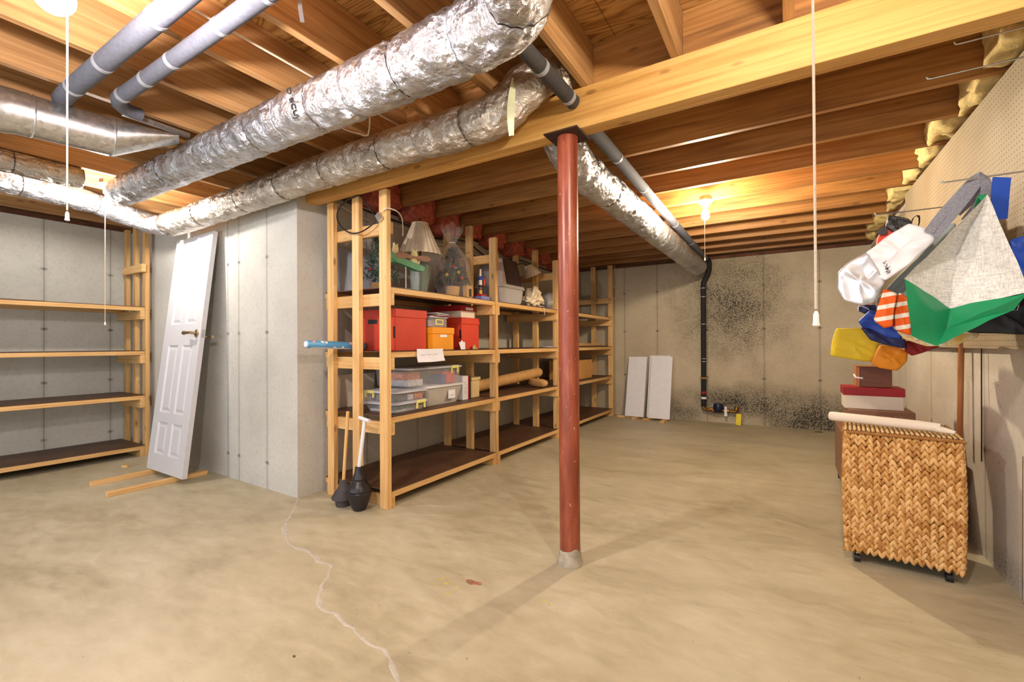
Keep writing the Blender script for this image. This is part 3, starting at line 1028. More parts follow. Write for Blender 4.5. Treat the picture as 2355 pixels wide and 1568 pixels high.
# ------------------------------------------------------------------ clear bins
def bin_(label, x0, x1, y0, y1, z0, z1, body, lid, stuff, latches=(), flare=0.02, note=None):
    t = thing('storage_bin', label, 'bin', ((x0 + x1) / 2, (y0 + y1) / 2, z0))
    f = flare
    poly0 = [(x0 + f, y0 + f), (x1 - f, y0 + f), (x1 - f, y1 - f), (x0 + f, y1 - f)]
    poly1 = [(x0, y0), (x1, y0), (x1, y1), (x0, y1)]

    def rr(poly, rad):
        out = []
        for i, (px, py) in enumerate(poly):
            cx = px + (rad if px < (x0 + x1) / 2 else -rad)
            cy = py + (rad if py < (y0 + y1) / 2 else -rad)
            a0 = (math.pi, 1.5 * math.pi, 0, .5 * math.pi)[i]
            for q in range(4):
                a = a0 + q / 3 * math.pi / 2
                out.append((cx + rad * math.cos(a), cy + rad * math.sin(a)))
        return out
    p0, p1 = rr(poly0, 0.03), rr(poly1, 0.035)
    n = len(p0)
    zl = z1 - 0.016
    V = [(a, b, z0 + .0005) for a, b in p0] + [(a, b, zl) for a, b in p1]
    mk('tub', (V, [tuple(range(n))[::-1]] + [(i, (i + 1) % n, n + (i + 1) % n, n + i) for i in range(n)]), body, t, True)
    pl = rr([(x0 - .012, y0 - .012), (x1 + .012, y0 - .012), (x1 + .012, y1 + .012), (x0 - .012, y1 + .012)], 0.04)
    V = [(a, b, zl) for a, b in pl] + [(a, b, z1 - .004) for a, b in pl] + [(lerp((x0 + x1) / 2, a, .94), lerp((y0 + y1) / 2, b, .94), z1) for a, b in pl]
    mk('lid', (V, [tuple(range(n))[::-1], tuple(range(2 * n, 3 * n))] + [(i, (i + 1) % n, n + (i + 1) % n, n + i) for i in range(n)] + [(n + i, n + (i + 1) % n, 2 * n + (i + 1) % n, 2 * n + i) for i in range(n)]), lid, t, True)
    random.seed(hash(label) % 999 if False else int(x0 * 100 + y0 * 37 + z0 * 1000))
    for mm, (ax, bx, ay, by, ah) in stuff:
        mk('contents', cbox(lerp(x0, x1, ax), lerp(x0, x1, bx), lerp(y0, y1, ay), lerp(y0, y1, by), z0 + .004, lerp(z0, zl, ah), .004), mm, t)
    for (face, u) in latches:
        if face == 'x':
            mk('latch', join(cbox(x1 + .010, x1 + .02, u - .045, u + .045, z1 - .022, z1 + .002, .003), box(x1 + .006, x1 + .016, u - .045, u - .033, z1 - .06, z1 - .02), box(x1 + .006, x1 + .016, u + .033, u + .045, z1 - .06, z1 - .02)), 'latch', t)
        else:
            mk('latch', join(cbox(u - .045, u + .045, y0 - .02, y0 - .010, z1 - .022, z1 + .002, .003), box(u - .045, u - .033, y0 - .016, y0 - .006, z1 - .05, z1 - .02), box(u + .033, u + .045, y0 - .016, y0 - .006, z1 - .05, z1 - .02)), 'latch', t)
    if note:
        u, w, za, zb = note
        mk('paper_label', cbox(x1 - .004, x1 + .001, u - w / 2, u + w / 2, za, zb, .0004), 'paper', t)
        mk('label_scribble', scribble(basis((x1 + .001, u, lerp(za, zb, .35)), (0, 1, .1), (0, 0, 1)), w * .8, .014, 5, 2), 'ink', t)
    return t


Z1 = SH[1] + 0.001
g1, g2, g3 = plain('teal_stuff', (96, 132, 118), 0.7, 0, .5, 30), plain('paper_stuff', (206, 204, 206), 0.7, 0, .3, 40), plain('orange_stuff', (214, 120, 60), 0.7, 0, .4, 40)
g4, g5, g6 = plain('dark_stuff', (80, 84, 96), 0.7, 0, .5, 40), plain('tan_stuff', (186, 160, 128), 0.7, 0, .3, 30), plain('pink_stuff', (206, 82, 84), 0.7, 0, .2, 20)
bin_('shallow clear bin with yellow clips at the bottom of the front stack', -2.655, -2.335, 2.255, 2.585, Z1, 0.692, 'clear', 'clear_lid', ((g2, (.1, .9, .08, .9, .35)), (g1, (.2, .85, .2, .6, .7)), (g5, (.5, .92, .65, .92, .6))), (('x', 2.50),))
bin_('shallow clear bin on top of the front stack of two', -2.655, -2.335, 2.255, 2.585, 0.693, 0.772, 'clear', 'clear_lid', ((g4, (.1, .9, .1, .5, .75)), (g3, (.45, .92, .66, .92, .8)), (g2, (.6, .93, .45, .62, .7))), (('y', -2.58),))
bin_('milky white bin with white lid and paper label', -2.76, -2.38, 2.63, 3.085, Z1, 0.775, 'clear_milky', 'white', ((g5, (.1, .9, .1, .9, .6)),), (), 0.035, (2.93, 0.085, 0.655, 0.725))
bin_('deep clear bin with yellow clip stacked on the milky bin', -2.78, -2.385, 2.46, 3.07, 0.7765, 0.925, 'clear', 'clear_lid', ((g3, (.1, .8, .06, .3, .85)), (g2, (.1, .85, .05, .32, .4)), (g6, (.5, .93, .66, .9, .75)), (plain('blue_stuff', (60, 90, 150), .6), (.55, .95, .62, .7, .6))), (('x', 2.96),), 0.012)
t = thing('software_box', 'white carton with red spine standing on the lower shelf', 'box', (-2.5, 3.18, Z1))
mk('carton', cbox(-2.63, -2.42, 3.125, 3.205, Z1, 0.822, .002), 'white', t)
mk('spine', cbox(-2.63, -2.4195, 3.2055, 3.225, Z1, 0.822, .002), 'red_deep', t)
mk('lettering', scribble(basis((-2.4195, 3.165, 0.72), (0, 0, 1), (0, -1, 0)), .12, .02, 9, 3), 'ink', t)
mk('folder', cbox(-2.62, -2.43, 3.235, 3.255, Z1, 0.815, .002), 'black', None, label='thin dark folder between the carton and the basket', cat='folder')
t = thing('woven_basket', 'small pale woven basket beside the shelf post', 'basket', (-2.52, 3.33, Z1))
tt = NT('basket_weave')
ck_ = tt.n('ShaderNodeTexChecker', i_Scale=140.0)
tt.l(tt.coord(), ck_.inputs['Vector'])
tt.bump(ck_.outputs['Fac'], 0.8, 0.004)
M['weave'] = tt.set(tt.mix(ck_.outputs['Fac'], lin((196, 168, 112)), lin((228, 206, 156))), 0.8)
mk('body', cbox(-2.62, -2.43, 3.27, 3.395, Z1, 0.775, .008), 'weave', t)
mk('rim', join(box(-2.625, -2.425, 3.265, 3.275, .775, .80), box(-2.625, -2.425, 3.39, 3.40, .775, .80), box(-2.625, -2.615, 3.275, 3.39, .775, .80), box(-2.435, -2.425, 3.275, 3.39, .775, .80)), 'weave', t)
t = thing('kraft_roll', 'long roll wrapped in brown kraft paper on the lower shelf', 'roll', (-2.55, 4.15, Z1))
p = [Vector((-2.62, 3.545, 0.682)).lerp(Vector((-2.515, 4.715, 0.765)), q / 24) for q in range(25)]
mk('paper_wrap', tube(p, lambda i, a: 0.057 * (1 + .05 * noise.noise(Vector((i * .35, math.cos(a) * 1.5, math.sin(a) * 1.5)))) * (0.9 if i in (0, 24) else 1), 28), 'kraft', t, 'all')
t = thing('paper_bag', 'crumpled brown paper bag lying under the kraft roll', 'bag', (-2.5, 4.42, Z1))
g = lathe([(0.012, -.16), (0.03, -.15), (0.044, -.1), (0.048, 0), (0.046, .08), (0.035, .11), (0.008, .115)], (0, 0, 0), 24)
g = ([(x * (1 + .18 * noise.noise(Vector((x * 30, y * 30, z * 14)))), y * (1 + .18 * noise.noise(Vector((x * 30 + 5, y * 30, z * 14)))), z) for x, y, z in g[0]], g[1])
mk('bag', xform(g, basis((-2.41, 4.46, Z1 + .054), (0, 0, 1), (0.35, 1, 0))), 'kraft', t, 'all')
mk('carton', cbox(-2.78, -2.42, 5.5, 6.15, Z1, 0.872, .003), 'kraft2', None, label='plain tan cardboard carton behind the red post', cat='carton')
mk('loose_sheets', rotz(cbox(-2.6, -2.34, 4.92, 5.3, SH[2] + .001, SH[2] + .012, .001), .1, (-2.5, 5.1)), 'paper', None, label='white sheets of paper lying on the middle shelf', cat='paper')
mk('short_plank', cbox(-2.5, -2.38, 5.2, 6.45, SH[2] + .012, SH[2] + .05, .002), 'pine_y', None, label='short pine plank lying on the far middle shelf', cat='plank')
mk('flat_board', cbox(-2.52, -2.32, 5.2, 6.55, SH[2] + .001, SH[2] + .0115, .001), 'hardboard', None, label='dark flat slat under the short plank on the far shelf', cat='board')

# ------------------------------------------------------------------ top shelf
Z3 = SH[3] + 0.001
t = thing('table_lamp', 'large table lamp with pleated cream shade and fluted sage base', 'lamp', (-2.58, 2.775, Z3))
c = (-2.58, 2.775, Z3)
n = 96
V, F = [], []
for i, (z, r) in enumerate(((0.335, 0.176), (0.345, 0.175), (0.46, 0.122), (0.59, 0.068), (0.60, 0.068))):
    for j in range(n):
        a = 2 * math.pi * j / n
        q = r * (1 + (0.012 if j % 4 < 2 else -0.012))
        V.append((c[0] + q * math.cos(a), c[1] + q * math.sin(a), c[2] + z))
for i in range(4):
    for j in range(n):
        F.append((i * n + j, i * n + (j + 1) % n, (i + 1) * n + (j + 1) % n, (i + 1) * n + j))
mk('lamp_shade', (V, F), 'shade', t)
mk('base', lathe([(0.06, 0), (0.062, .012), (0.05, .02), (0.055, .06), (0.07, .14), (0.084, .22), (0.09, .25), (0.08, .262), (0.05, .275), (0.02, .285)], c, 80, True, True, 10, 0.045), 'sage', t, True)
mk('foot', lathe([(0.07, 0), (0.072, .006), (0.06, .012)], c, 32), 'glass', t, True)
mk('stem', cyl((c[0], c[1], c[2] + .28), (c[0], c[1], c[2] + .62), 0.008), 'brass', t)
mk('finial', ball((c[0], c[1], c[2] + .63), 0.014, 12, 8), 'brass', t, True)
mk('power_cord', tube(smoothpath([(-2.5, 2.88, Z3 + .004), (-2.42, 2.95, Z3 + .004), (-2.38, 3.03, Z3 + .004), (-2.36, 3.12, Z3 + .004), (-2.40, 3.16, Z3 + .004)], .02), 0.003, 6), 'cord', t)

t = thing('boat_ornament', 'painted wooden whirligig of cream cats rowing a green boat', 'ornament', (-2.41, 2.44, Z3))
o_ = Vector((-2.405, 2.44, 1.70))


def flat(poly, m, th):
    return xform(prism(poly, -th / 2, th / 2), m)


mb = basis(o_, (0.06, 1, -0.04), (0, 0, 1))
mk('hull', flat([(-.165, .055), (-.15, .01), (-.12, -.012), (.10, -.04), (.155, -.035), (.165, 0.0), (.08, .012), (-.08, .03)], mb, 0.05), 'green_wood', t)
cat1 = [(-.03, 0), (.03, 0), (.028, .05), (.034, .075), (.026, .088), (.03, .115), (.018, .1), (.0, .1), (-.012, .118), (-.014, .09), (-.02, .07)]
mk('cat_figure', flat(cat1, basis(o_ + Vector((0.0, .075, .005)), (0.06, 1, 0), (0, 0.1, 1)), 0.02), 'cream_paint', t)
mk('cat_figure', flat([(x * .8, y * .85) for x, y in cat1], basis(o_ + Vector((0.0, -.115, .03)), (0.06, 1, 0), (0, -0.1, 1)), 0.02), 'cream_paint', t)
for (u, z, a) in ((-.045, .045, .06), (.13, .055, .02), (-.06, .075, .0)):
    pd = [(-.085, -.006), (-.06, -.02), (0, -.02), (.05, -.007), (.085, -.005), (.085, .006), (.05, .007), (0, .02), (-.06, .02), (-.085, .008)]
    s = -1 if u > 0 else 1
    mk('oar', flat([(x * s, y) for x, y in pd], basis(o_ + Vector((0.03 if z < .07 else -.03, u, z)), (0.2, 1, a), (0, -a, 1)), 0.006), 'oar', t)
mk('prow_board', flat([(-.01, -.03), (.005, -.03), (.05, .06), (.035, .07)], basis(o_ + Vector((0, .10, .0)), (0.06, 1, 0), (0, 0, 1)), 0.015), 'cream_paint', t)
mk('stand_rod', cyl((-2.41, 2.44, Z3), (-2.41, 2.44, 1.68), 0.005, None, 8), 'steel', t)
mk('stand_base', cbox(-2.46, -2.36, 2.38, 2.50, Z3, Z3 + .012, .002), plain('teal_base', (120, 170, 160), .6), t)
t = thing('glass_vase', 'clear glass vase standing in front of the sage lamp base', 'vase', (-2.415, 2.545, Z3))
mk('vessel', lathe([(0.02, 0), (0.03, .006), (0.03, .02), (0.034, .06), (0.036, .12), (0.03, .17), (0.026, .176)], (-2.43, 2.555, Z3), 28, True, False), 'glass', t, True)


def tree(name, label, cx, cy, z0, z1, rb, mat, seed, n=520, orn=(), trunk='burlap', needle=0.05, potr=0.05, poth=0.07):
    """small artificial fir: many short needle sprays on a cone"""
    rnd = random.Random(seed)
    t = thing(name, label, 'artificial tree', (cx, cy, z0))
    mk('pot', lathe([(potr * .75, 0), (potr * .9, poth * .5), (potr, poth), (potr * .6, poth + .004)], (cx, cy, z0), 20), trunk, t, True)
    mk('stem', cyl((cx, cy, z0 + poth), (cx, cy, z1 - .02), 0.006, 0.003, 6), 'darkbrown', t)
    V, F = [], []
    for _ in range(n):
        h = rnd.random() ** 1.3
        z = lerp(z0 + poth + .03, z1, h)
        r = rb * (1 - h) * (0.35 + 0.65 * rnd.random()) + 0.01
        a = rnd.random() * 6.283
        p = Vector((cx + r * math.cos(a), cy + r * math.sin(a), z))
        d = Vector((math.cos(a), math.sin(a), rnd.uniform(-.5, .6))).normalized()
        for q in range(5):
            e = (d + Vector((rnd.uniform(-.8, .8), rnd.uniform(-.8, .8), rnd.uniform(-.6, .8)))).normalized() * needle * rnd.uniform(.5, 1)
            s = e.cross(Vector((0, 0, 1))).normalized() * 0.0034
            k = len(V)
            V += [tuple(p - s), tuple(p + s), tuple(p + e)]
            F.append((k, k + 1, k + 2))
    mk('needles', (V, F), mat, t)
    for (a, h, rad, mm) in orn:
        r = rb * (1 - h) * .95 + .01
        mk('bauble', ball((cx + r * math.cos(a), cy + r * math.sin(a), lerp(z0 + poth + .03, z1, h)), rad, 12, 8), mm, t, True)
    return t


tree('fir_ornament', 'frosted artificial fir with burlap base behind the front post', -2.60, 2.37, Z3, 1.99, 0.13, 'needle2', 3, 620, ((5.6, .3, .012, 'red_deep'), (4.9, .15, .012, 'red_deep'), (5.2, .5, .01, 'brass')), 'burlap', 0.06, .08, .06)
mk('yellow_block', cbox(-2.44, -2.40, 2.24, 2.275, 1.905, 1.965, .002), plain('yellow_wood', (222, 190, 110), .6), None, label='small pale yellow wooden block caught in the frosted fir', cat='block')
tree('fir_ornament', 'dark potted fir with red and yellow baubles inside cellophane', -2.50, 3.09, Z3, 1.93, 0.14, 'needle', 8, 700, ((5.6, .45, .016, 'red_deep'), (5.0, .2, .014, 'yellow'), (5.9, .28, .014, 'yellow'), (6.1, .12, .015, 'red_deep'), (4.6, .1, .012, 'brass'), (5.3, .65, .012, 'red_deep'), (5.75, .4, .012, 'white')), 'kraft', 0.055, .066, .105)
t = thing('cellophane_wrap', 'clear cellophane bag tied round the small Christmas tree', 'wrapper', (-2.50, 3.09, Z3))
n = 60
V, F = [], []
prof = ((0.08, .0), (0.12, .03), (0.15, .12), (0.152, .2), (0.135, .29), (0.10, .39), (0.045, .465), (0.028, .485), (0.05, .52), (0.085, .58), (0.10, .63))
for i, (r, z) in enumerate(prof):
    for j in range(n):
        a = 2 * math.pi * j / n
        q = r * (1 + .09 * math.sin(a * 9 + z * 14) + .12 * noise.noise(Vector((math.cos(a) * 2.2, math.sin(a) * 2.2, z * 9))))
        V.append((-2.50 + q * math.cos(a), 3.09 + q * math.sin(a), Z3 + z + (.02 * math.sin(a * 5) if i == 10 else 0)))
for i in range(len(prof) - 1):
    for j in range(n):
        F.append((i * n + j, i * n + (j + 1) % n, (i + 1) * n + (j + 1) % n, (i + 1) * n + j))
mk('film', (V, F), 'cellophane', t)
mk('tie', ring((-2.50, 3.09, Z3 + .485), (0, 0, 1), .03, .004), 'cord', t, True)
t = thing('paper_bag', 'small upright kraft paper bag beside the wrapped tree', 'bag', (-2.40, 3.19, Z3))
mk('bag', cbox(-2.44, -2.385, 3.155, 3.235, Z3, Z3 + .12, .006), 'kraft', t)
mk('window', cbox(-2.3846, -2.3842, 3.178, 3.215, Z3 + .02, Z3 + .09, .0001), 'brown_plastic', t)
mk('dark_binder', cbox(-2.86, -2.6, 3.27, 3.40, Z3, Z3 + .2, .004), plain('dark_mauve', (88, 70, 78), .5), None, label='dark mauve box standing behind the toy figure', cat='box')
mk('blue_book', cbox(-2.45, -2.335, 3.30, 3.435, Z3, Z3 + .036, .003), 'bluebook', None, label='thick blue book under the toy figure', cat='book')
mk('red_booklet', cbox(-2.44, -2.35, 3.315, 3.40, Z3 + .037, Z3 + .055, .002), 'red_deep', None, label='small red booklet on top of the blue book', cat='book')
t = thing('toy_figure', 'slim wooden toy figure with blue collar and red arm', 'toy', (-2.39, 3.36, Z3 + .056))
c = (-2.39, 3.36, Z3 + .056)
mk('leg', lathe([(0.008, 0), (0.013, .004), (0.015, .02), (0.012, .036), (0.006, .042)], c, 14), plain('gold_paint', (226, 168, 46), .4), t, True)
mk('skirt', lathe([(0.009, .042), (0.013, .055), (0.011, .07)], c, 14), plain('brown_paint', (126, 76, 40), .5), t, True)
mk('belt', lathe([(0.02, .07), (0.022, .076), (0.02, .084)], c, 14), 'black', t, True)
mk('body', lathe([(0.014, .084), (0.015, .13)], c, 14), 'cream_card', t, True)
mk('collar', lathe([(0.02, .13), (0.025, .138), (0.022, .156), (0.012, .164)], c, 16), 'blue', t, True)
mk('head', lathe([(0.009, .164), (0.009, .225), (0.007, .23)], c, 12), 'cream_card', t, True)
mk('arm', tube(smoothpath([(-2.385, 3.378, c[2] + .15), (-2.38, 3.402, c[2] + .14), (-2.38, 3.408, c[2] + .11), (-2.38, 3.396, c[2] + .085)], .01), 0.008, 10), 'red_card', t, True)

# litter box
t = thing('litter_box', 'light grey hooded litter box with dark smoked flap', 'litter box', (-2.58, 3.98, Z3))


def rrect(x0, x1, y0, y1, rad, z, q=5):
    out = []
    for i, (px, py) in enumerate(((x0, y0), (x1, y0), (x1, y1), (x0, y1))):
        cx = px + (rad if i in (0, 3) else -rad)
        cy = py + (rad if i in (0, 1) else -rad)
        a0 = (math.pi, 1.5 * math.pi, 0, .5 * math.pi)[i]
        for k in range(q):
            a = a0 + k / (q - 1) * math.pi / 2
            out.append((cx + rad * math.cos(a), cy + rad * math.sin(a), z))
    return out


def loft(rings, c0=True, c1=True):
    n = len(rings[0])
    V = [p for r in rings for p in r]
    F = [(i * n + j, i * n + (j + 1) % n, (i + 1) * n + (j + 1) % n, (i + 1) * n + j) for i in range(len(rings) - 1) for j in range(n)]
    if c0:
        F.append(tuple(range(n))[::-1])
    if c1:
        F.append(tuple((len(rings) - 1) * n + j for j in range(n)))
    return V, F


mk('pan', loft([rrect(-2.72, -2.44, 3.80, 4.16, .06, Z3), rrect(-2.74, -2.42, 3.76, 4.20, .07, Z3 + .04), rrect(-2.75, -2.41, 3.735, 4.225, .08, Z3 + .17)]), 'grey_plastic', t, True)
mk('rim', loft([rrect(-2.755, -2.40, 3.725, 4.235, .08, Z3 + .171), rrect(-2.76, -2.395, 3.72, 4.24, .08, Z3 + .18), rrect(-2.755, -2.40, 3.73, 4.23, .08, Z3 + .20)]), 'grey_plastic', t, True)
mk('hood', loft([rrect(-2.75, -2.405, 3.735, 4.225, .08, Z3 + .20), rrect(-2.74, -2.43, 3.76, 4.19, .08, Z3 + .32), rrect(-2.73, -2.46, 3.79, 4.15, .07, Z3 + .46), rrect(-2.71, -2.49, 3.82, 4.11, .06, Z3 + .485)]), 'grey_plastic', t, True)
V = [(-2.404, 3.83, Z3 + .205), (-2.404, 4.15, Z3 + .205), (-2.448, 4.10, Z3 + .47), (-2.448, 3.845, Z3 + .47)]
V += [(x - .02, y, z) for x, y, z in V]
mk('flap', (V, [(0, 1, 2, 3), (7, 6, 5, 4), (0, 4, 5, 1), (1, 5, 6, 2), (2, 6, 7, 3), (3, 7, 4, 0)]), 'brown_plastic', t)
mk('flap_edge', cyl((-2.402, 4.06, Z3 + .21), (-2.446, 4.03, Z3 + .465), .006, None, 8), 'black', t)
# small lamp behind
t = thing('small_lamp', 'small bent-neck lamp with cream pleated shade behind the litter box', 'lamp', (-2.72, 4.50, Z3))
mk('foot', lathe([(0.06, 0), (0.06, .012), (0.015, .02)], (-2.72, 4.50, Z3), 24), 'darkbrown', t, True)
mk('neck', tube(smoothpath([(-2.72, 4.50, Z3 + .02), (-2.72, 4.49, Z3 + .3), (-2.70, 4.45, Z3 + .46), (-2.66, 4.48, Z3 + .52), (-2.61, 4.56, Z3 + .53), (-2.59, 4.61, Z3 + .5)], .02), .006, 8), 'darkbrown', t, True)
n = 80
V, F = [], []
ax = Vector((0.25, 0.35, -1)).normalized()
u = ax.orthogonal().normalized()
w = ax.cross(u)
for i, (s, r) in enumerate(((0, .045), (.06, .075), (.135, .112))):
    for j in range(n):
        a = 2 * math.pi * j / n
        q = r * (1 + (.018 if j % 4 < 2 else -.018))
        V.append(tuple(Vector((-2.59, 4.60, Z3 + .52)) + ax * s + (u * math.cos(a) + w * math.sin(a)) * q))
for i in range(2):
    for j in range(n):
        F.append((i * n + j, i * n + (j + 1) % n, (i + 1) * n + (j + 1) % n, (i + 1) * n + j))
mk('lamp_shade', (V, F), 'shade', t)


def blob(c, sx, sy, sz, seed, amp=0.25, fr_=3.0, n=28, m=18, flatb=True):
    V, F = lathe([(max(1e-3, math.sin(math.pi * i / m)), -math.cos(math.pi * i / m)) for i in range(m + 1)], (0, 0, 0), n)
    out = []
    for x, y, z in V:
        d = Vector((x, y, z))
        k = 1 + amp * noise.noise(d * fr_ + Vector((seed, 0, 0))) + amp * .5 * noise.noise(d * fr_ * 2.3 + Vector((0, seed, 0)))
        q = d * k
        zz = c[2] + sz * (q.z + 1) if flatb else c[2] + sz * q.z
        if flatb:
            zz = max(zz, c[2])
        out.append((c[0] + sx * q.x, c[1] + sy * q.y, zz))
    return out, F


t = thing('canvas_sack', 'crumpled cream canvas sack on the upper shelf', 'sack', (-2.42, 4.28, Z3))
g = blob((-2.43, 4.40, Z3), .10, .15, .09, 4.0, .5, 2.8, 40, 26)
g = ([(x, y, Z3 + (z - Z3) * (1.15 if abs(y - 4.40) < .07 else .8)) for x, y, z in g[0]], g[1])
mk('cloth', g, 'canvas', t, 'all')
mk('drawstring', tube(smoothpath([(-2.36, 4.42, Z3 + .02), (-2.30, 4.42, Z3 + .012), (-2.284, 4.41, Z3 - .02), (-2.283, 4.415, Z3 - .08)], .01), .003, 6), 'cord', t)
mk('bubble_bundle', blob((-2.60, 4.66, Z3), .07, .09, .12, 7.0, .16, 2.2), 'bubble', None, 'all', label='bundle in bubble wrap left of the third shelf post', cat='bundle')
mk('bubble_bundle', blob((-2.55, 5.08, Z3), .16, .19, .12, 9.0, .16, 2.2), 'bubble', None, 'all', label='larger bundle in bubble wrap right of the third shelf post', cat='bundle')
t = thing('hanging_tool', 'small black and white tool hanging from the third shelf post', 'tool', (-2.27, 4.79, 1.75))
mk('head', cbox(-2.283, -2.262, 4.785, 4.84, 1.93, 2.03, .006), 'black', t)
mk('handle', cbox(-2.283, -2.266, 4.79, 4.82, 1.77, 1.92, .006), 'cream_card', t)
mk('loop', ring((-2.275, 4.80, 2.05), (1, 0, 0), .022, .002, 20, 6), 'cord', t)
t = thing('foam_board', 'pale grey blue board leaning on the wall behind the end posts', 'board', (-2.9, 2.5, Z3))
g = cbox(0, .012, 2.25, 2.72, 0, .36, .002)
mk('panel', xform(g, Matrix.Translation((-2.93, 0, Z3)) @ Matrix.Rotation(-.15, 4, 'Y')), plain('pale_blue_board', (176, 182, 196), .6, 0, .08, 5), t)
t = thing('foam_board', 'white board edge standing on the lower shelf behind the end posts', 'board', (-2.9, 2.45, Z1))
mk('panel', xform(cbox(0, .012, 2.22, 2.60, 0, .26, .002), Matrix.Translation((-2.96, 0, Z1)) @ Matrix.Rotation(.1, 4, 'Y')), 'cream_card', t)

# cables
t = thing('coaxial_cable', 'loop of black cable with white splitter on the shelf posts', 'cable', (-2.55, 2.11, 2.0))
lp = [(-2.372, 2.125, 1.935), (-2.42, 2.115, 1.905), (-2.50, 2.11, 1.878), (-2.60, 2.11, 1.88), (-2.70, 2.11, 1.93), (-2.755, 2.11, 2.0), (-2.75, 2.11, 2.06), (-2.68, 2.115, 2.115), (-2.55, 2.12, 2.138), (-2.535, 2.15, 2.12), (-2.50, 2.19, 2.05), (-2.45, 2.20, 1.99), (-2.38, 2.185, 1.95)]
mk('black_cable', tube(smoothpath(lp, .02), .005, 8), 'black', t, True)
mk('splitter', xform(cbox(-.02, .02, -.012, .012, -.028, .028, .002), Matrix.Translation((-2.335, 2.118, 1.955)) @ Matrix.Rotation(-.6, 4, 'Y')), 'steel', t)
mk('white_cable', tube(smoothpath([(-2.31, 2.116, 1.985), (-2.27, 2.12, 2.005), (-2.26, 2.2, 2.005), (-2.31, 2.30, 1.99), (-2.40, 2.40, 1.95), (-2.42, 2.42, 1.90)], .02), .0045, 8), 'cord', t, True)
wallc = [(-2.99, 2.26, 2.2), (-2.985, 2.6, 2.14), (-2.98, 3.0, 2.16), (-2.985, 3.4, 2.1), (-2.98, 3.9, 2.14), (-2.985, 4.4, 2.06), (-2.98, 5.0, 2.13), (-2.985, 5.8, 2.10), (-2.985, 6.5, 2.14)]
mk('wall_cable', tube(smoothpath(wallc, .05), .007, 8), 'cord', None, True, label='white cable sagging along the top of the inner wall', cat='cable')
wc2 = [(x + .012, y, z + .05 + .02 * math.sin(i * 2.1)) for i, (x, y, z) in enumerate(wallc)]
mk('wall_cable', tube(smoothpath(wc2, .05), .008, 8), 'black', None, True, label='black cable above the white one along the inner wall', cat='cable')
t = thing('coiled_wire', 'coil of thin white wire hooked on the last shelf post', 'wire', (-2.27, 6.66, 1.9))
mk('coil', ring((-2.27, 6.64, 1.86), (0.15, 1, 0), .085, .004, 28, 6), 'cord', t, True)
mk('tail', tube(smoothpath([(-2.265, 6.64, 1.945), (-2.25, 6.64, 2.1), (-2.24, 6.64, 2.28)], .04), .003, 6), 'cord', t)

# ================================================================== left: leaning door and sticks
t = thing('panel_door', 'white six-panel door leaning against the grey alcove wall', 'door', (-4.45, 1.72, 0.04))
DM = basis((-4.785, 1.70, 0.042), (1, -0.02, 0.005), (-0.09, 0.235, 2.0))
W_, H_, TH = 0.69, 2.03, 0.035
us, vs_ = (0.115, 0.305, 0.385, 0.575), ((0.14, 0.41), (0.49, 1.07), (1.25, 1.79))
gx = [0, us[0], us[1], us[2], us[3], W_]
gy = [0, vs_[0][0], vs_[0][1], vs_[1][0], vs_[1][1], vs_[2][0], vs_[2][1], H_]
V, F = [], []
idx = {}
for j, v in enumerate(gy):
    for i, u in enumerate(gx):
        idx[i, j] = len(V)
        V.append((u, v, 0))
for j in range(7):
    for i in range(5):
        if i in (1, 3) and j in (1, 3, 5):
            continue
        F.append((idx[i, j], idx[i + 1, j], idx[i + 1, j + 1], idx[i, j + 1]))
k = len(V)
V += [(0, 0, -TH), (W_, 0, -TH), (W_, H_, -TH), (0, H_, -TH)]
F.append((k + 3, k + 2, k + 1, k))
F += [tuple(idx[i, 0] for i in range(5, -1, -1)) + (k, k + 1), tuple(idx[i, 7] for i in range(6)) + (k + 2, k + 3),
      tuple(idx[0, j] for j in range(8)) + (k + 3, k), tuple(idx[5, j] for j in range(7, -1, -1)) + (k + 1, k + 2)]
mk('slab', xform((V, F), DM), 'door_white', t)
for (a0, a1) in ((us[0], us[1]), (us[2], us[3])):
    for (b0, b1) in vs_:
        rings = []
        for ins, d in ((0, 0), (0.012, -0.011), (0.020, -0.011), (0.042, -0.003)):
            rings.append([(a0 + ins, b0 + ins, d), (a1 - ins, b0 + ins, d), (a1 - ins, b1 - ins, d), (a0 + ins, b1 - ins, d)])
        mk('panel', xform(loft(rings, False, True), DM), 'door_white', t)
hv = 1.165
h = mk('lever_handle', xform(join(cyl((W_ - .06, hv, 0), (W_ - .06, hv, .05), .012, .012, 16), tube([(W_ - .06, hv, .048), (W_ - .10, hv, .052), (W_ - .175, hv, .05)], [.012, .011, .018], 12)), DM), 'chrome', t, True)
mk('rose', xform(xform(prism([(-.034, 0), (0, -.034), (.034, 0), (0, .034)], 0, .012), Matrix.Translation((W_ - .06, hv, 0))), DM), 'chrome', h)
mk('latch_plate', xform(cbox(W_ - .001, W_ + .0015, hv - .035, hv + .035, -.03, -.006, .0005), DM), 'steel', t)
h2 = mk('lever_handle', xform(join(cyl((W_ - .06, hv - .02, -TH), (W_ - .06, hv - .02, -TH - .05), .01, .01, 12), tube([(W_ - .06, hv - .02, -TH - .045), (W_ + .02, hv - .02, -TH - .05)], [.01, .014], 10)), DM), 'chrome', t, True)
mk('hinge', xform(cbox(-.003, .0, 1.62, 1.71, -.03, -.004, .0005), DM), 'brass', t)


def stick(label, p0, p1, w, hh, mat='pine_y', name='wood_batten', grp=None):
    p0, p1 = Vector(p0), Vector(p1)
    d = p1 - p0
    m_ = basis(p0, d, Vector((0, 0, 1)).cross(d))
    g = cbox(0, d.length, -w / 2, w / 2, 0, hh, .002)
    return mk(name, xform(g, m_), mat, None, label=label, cat='batten', group=grp)


